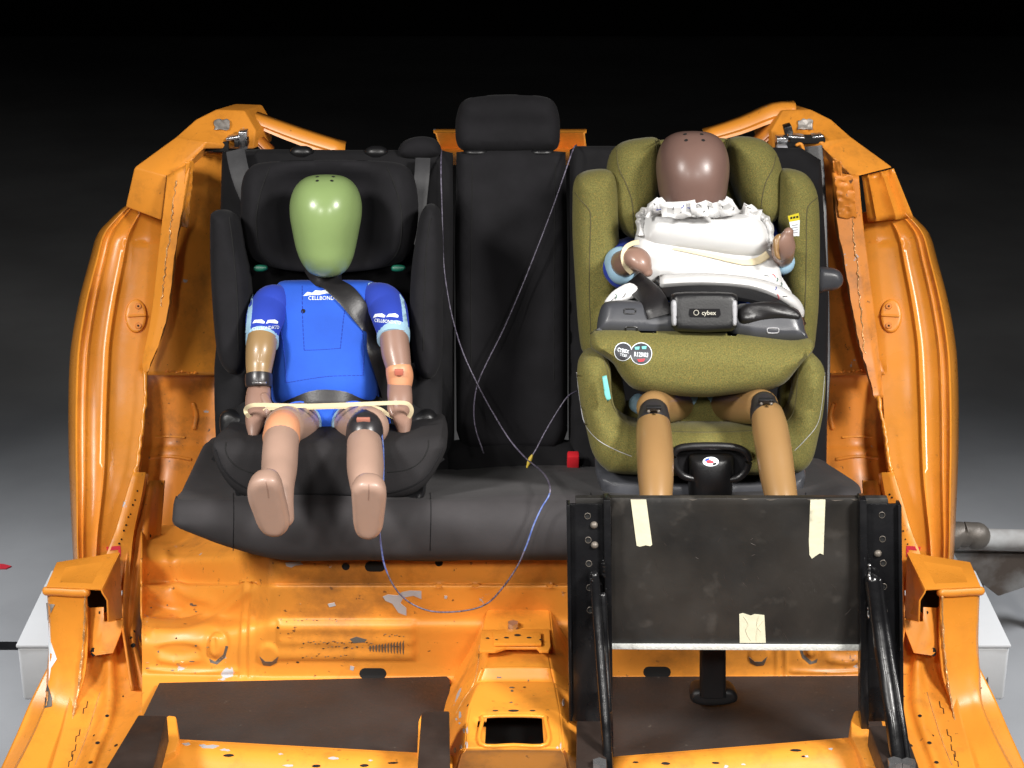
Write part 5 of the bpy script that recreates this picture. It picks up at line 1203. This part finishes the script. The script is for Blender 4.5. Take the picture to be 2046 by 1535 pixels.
# ================================================================ black footrest frame
fr = root('footrest_frame', 'black steel frame with a scuffed board standing in front of the olive seat', 'frame', P(1470, 1440, -.69))
FRP = Plane(1470, 1200, -.69, 2)
fb = slab('front_board', [FRP.at(x, y) for x, y in [(1150, 996), (1774, 996), (1776, 1012), (1730, 1012), (1730, 1290), (1219, 1290), (1222, 1012), (1150, 1012)]], .014, m_ply, fr, .0012)
slab('edge_strip', [FRP.at(x, y, .004) for x, y in [(1221, 1288), (1730, 1290), (1730, 1301), (1221, 1298)]], .016, m_al, fr, .001)
tfb = bvh(fb)
for (x, w_, s) in ((1174, 38, -1), (1770, 38, 1)):
    y1 = 1442
    x2 = x+(4 if s < 0 else 7)
    # angle iron: outer web, front flange with a folded lip
    slab('upright_web', [FRP.at(a, b, .010) for a, b in [(x-w_-5, 1008), (x+w_*.75, 1008), (x2+w_*.75, y1), (x2-w_-5, y1)]] if s > 0 else [FRP.at(a, b, .010) for a, b in [(x-w_+2, 1008), (x+w_*.95, 1008), (x2+w_*.9, y1), (x2-w_+2, y1)]], .006, m_steel, fr, .001)
    inner = x+w_ if s < 0 else x-w_-8
    slab('upright_flange', [FRP.at(a, b, .020) for a, b in [(inner-6, 1000), (inner+8, 1000), (inner+10+(4 if s < 0 else 3), 1520), (inner-6+(6 if s < 0 else 3), 1520)]], .030, m_steel, fr, .0015)
    outer = x-w_ if s < 0 else x+w_*.75
    slab('upright_lip', [FRP.at(a, b, .018) for a, b in [(outer-4, 1010), (outer+3, 1010), (outer+8, y1), (outer+1, y1)]], .022, m_steel, fr, .001)
tpw = bvh(*[o for o in fr.children if o.name.startswith('upright_web')])
for (x, ys) in ((1174, (1031, 1079, 1126, 1174, 1219)), (1762, (1029, 1077, 1125, 1172, 1221))):
    for k, y in enumerate(ys):
        xx = x+k*1.2
        q = [(xx+6*math.cos(a*.52), y+6*math.sin(a*.52)) for a in range(12)]; C = [onsurf(a, b, tpw, .0006, -.7) for a, b in q]
        hole('bolt_hole', xx, y, 4.6, tpw, fr, m_dark, -.7); tube_r('hole_rim', C+[C[0]], [.0005]*13, m_bolt, fr, 5)
for (x, y) in ((1187, 1049), (1188, 1089), (1754, 1106)):
    c, nr = hit(x, y, tpw, 0, -.7); b_ = bmesh.new(); bmesh.ops.create_uvsphere(b_, u_segments=16, v_segments=10, radius=.0062); b_.transform(Matrix.Translation(c)); bmobj('bolt_head', b_, m_bolt, fr)
# diagonal tubes
for pts in ([(1187, 1150, -.715), (1193, 1220, -.73), (1203, 1350, -.78), (1212, 1470, -.83), (1217, 1560, -.86)], [(1205, 1190, -.72), (1210, 1300, -.75), (1216, 1420, -.80)]):
    tube_r('brace_tube', catv([P(*q) for q in pts], 3), [.0085 if pts[0][0] < 1200 else .006]*(3*(len(pts)-1)+1), m_steel, fr, 14)
for pts in ([(1743, 1160, -.715), (1752, 1230, -.73), (1770, 1350, -.78), (1785, 1450, -.83), (1798, 1560, -.87)],):
    tube_r('brace_tube', catv([P(*q) for q in pts], 3), [.0125]*(3*(len(pts)-1)+1), m_steel, fr, 16)
    tube_r('brace_tube', catv([P(q[0]+14+i*2, q[1], q[2]-.002) for i, q in enumerate(pts)], 3), [.005]*(3*(len(pts)-1)+1), m_steel, fr, 10)
for (x, y, n) in ((1183, 1148, 8), (1206, 1120, 10), (1211, 1200, 8), (1738, 1130, 9), (1738, 1190, 9), (1736, 1215, 7)):
    C = [P(x+random.uniform(-2, 2), y+k*3.4, -.722+random.uniform(-.002, .002)) for k in range(n)]
    tube_r('weld_bead', C, [random.uniform(.001, .0035) for _ in C], m_chrome if n % 2 else m_steel, fr, 7)
for (x, y) in ((1198, 1528), (1788, 1526), (1815, 1528)):
    c = P(x, y, -.88); b_ = bmesh.new(); bmesh.ops.create_cone(b_, cap_ends=True, segments=6, radius1=.012, radius2=.012, depth=.012); b_.transform(Matrix.Translation(c)); bmobj('foot_nut', b_, m_chrome, fr)
# masking tape
def tape(pts, label):
    o = patch('masking_tape', pts, bvh(fb, *[o for o in fr.children if o.name.startswith('edge')]), m_tape, None, thick=.0007, step=8, lift=.0006); tag(o, label, 'tape', 'pieces of masking tape on the black board'); return o
tape([(1260, 998), (1291, 998), (1303, 1088), (1299, 1091), (1290, 1089), (1278, 1092), (1272, 1090)], 'slanting strip of pale masking tape at the upper left of the black board')
tape([(1619, 998), (1649, 998), (1645, 1108), (1638, 1105), (1630, 1110), (1622, 1116), (1617, 1108), (1616, 1080)], 'strip of pale masking tape with torn end at the upper right of the black board')
o = tape([(1477, 1227), (1484, 1225), (1500, 1230), (1508, 1227), (1527, 1229), (1530, 1284), (1478, 1284)], 'short crumpled patch of masking tape at the bottom middle of the black board')
for p_ in ([(1486, 1232), (1494, 1245), (1490, 1260), (1500, 1280)], [(1516, 1230), (1512, 1248), (1520, 1262)], [(1524, 1240), (1513, 1256), (1511, 1280)]):
    stitch('tape_crease', p_, bvh(o), .0007, m_tape, o, .0003)
for (a, b) in ((1260, 997), (1376, 998), (1480, 997), (1530, 998), (1612, 998), (1660, 999), (1700, 998), (1720, 999)):
    patch('edge_chip', [(a, b), (a+random.uniform(8, 30), b), (a+8, b+2.2)], tfb, m_bolt, fr, step=8, thick=.0003)
random.seed(5)
for _ in range(26):
    x = random.gauss(1440, 110); y = random.gauss(1180, 55); x = min(max(x, 1240), 1700); y = min(max(y, 1030), 1270); a = random.gauss(1.2, .5); L_ = random.uniform(4, 22)
    stitch('scuff', [(x, y), (x+L_*.5*math.cos(a)+random.uniform(-1, 1), y+L_*.5*math.sin(a)), (x+L_*math.cos(a), y+L_*math.sin(a))], tfb, .0003, m_bar, fb, 0, n=4, sub=2)
# black support leg of the olive seat seen under the board
lg = root('floor_prop', 'black prop with flat foot standing on the dark board under the footrest frame', 'prop', Pz(1424, 1395, .04))
sections('leg_tube', Plane(1424, 1300, -.50, 0), [(1424, 1190, 26, .012, .012, 4, 0), (1424, 1290, 26, .012, .012, 4, 0), (1424, 1340, 26, .012, .012, 4, 0), (1424, 1388, 26, .012, .012, 4, 0)], m_plast, lg)
c = Pz(1426, 1392, .052); 
inflate('leg_foot', Plane(1426, 1392, c.y-.02, 6), [(1378, 1390), (1384, 1378), (1402, 1373), (1450, 1373), (1468, 1379), (1474, 1391), (1468, 1402), (1440, 1408), (1405, 1408), (1384, 1402)], m_plast, lg, r=.010, T=.012, back=.05, step=.006)

# ================================================================ cables
def cable(label, pts, r=.0014, mat=None, segs=None):
    C = catv([P(*q) for q in pts], 8)
    if not segs:
        o = tube_r('sensor_cable', C, [r]*len(C), mat or m_wire, None, 8); tag(o, label, 'cable'); return o
    e = root('sensor_cable', label, 'cable', C[0])
    k = 0
    for (frac, m_) in segs:
        j = int(frac*(len(C)-1)); tube_r('cable_run', C[k:j+1], [r]*(j+1-k), m_, e, 8); k = j
    return e
cable('thin violet grey cable hanging from the right of the centre head restraint down the backrest', [(1152, 290, .24), (1146, 297, .20), (1134, 330, .17), (1110, 400, .14), (1078, 485, .11), (1040, 580, .08), (1005, 660, .04), (975, 720, .01), (955, 765, -.02), (947, 810, -.05), (950, 855, -.08), (966, 905, -.10)])
cable('long blue and violet cable looping down below the bench in front of the orange heelboard',
      [(882, 300, .24), (881, 340, .18), (883, 420, .14), (886, 520, .10), (893, 580, .07), (905, 640, .04), (925, 705, .0), (955, 770, -.03), (985, 825, -.06), (1018, 878, -.09), (1050, 915, -.14), (1078, 938, -.25), (1092, 955, -.40), (1099, 975, -.50), (1096, 992, -.515), (1082, 1015, -.52), (1066, 1050, -.53), (1052, 1090, -.53), (1032, 1135, -.53), (1000, 1180, -.52), (970, 1208, -.51), (925, 1221, -.51), (865, 1222, -.51), (820, 1205, -.51), (790, 1176, -.52), (770, 1135, -.53), (762, 1095, -.545), (758, 1050, -.575), (762, 1000, -.55), (766, 960, -.52), (766, 900, -.47), (762, 860, -.42)], .0015, segs=((.44, m_wire), (.56, m_wireb), (.80, m_wire), (1, m_wireb)))
ce = cable('short grey cable with a yellow connector running from the olive seat to the backrest middle', [(1152, 782, -.10), (1135, 792, -.12), (1115, 820, -.13), (1090, 862, -.14), (1070, 900, -.15), (1060, 914, -.155)], segs=((1.0, m_wire),))
tube_r('cable_connector', [P(x, y, -.156) for x, y in ((1063, 910), (1060, 916), (1057, 924), (1053, 934))], [.002, .0038, .0042, .0018], M('yellow_connector', (.50, .36, .05), .5), ce, 10)
cd_ = [(893, 562, .06), (900, 600, .03), (912, 660, .0), (920, 700, -.02)]
random.seed(3)
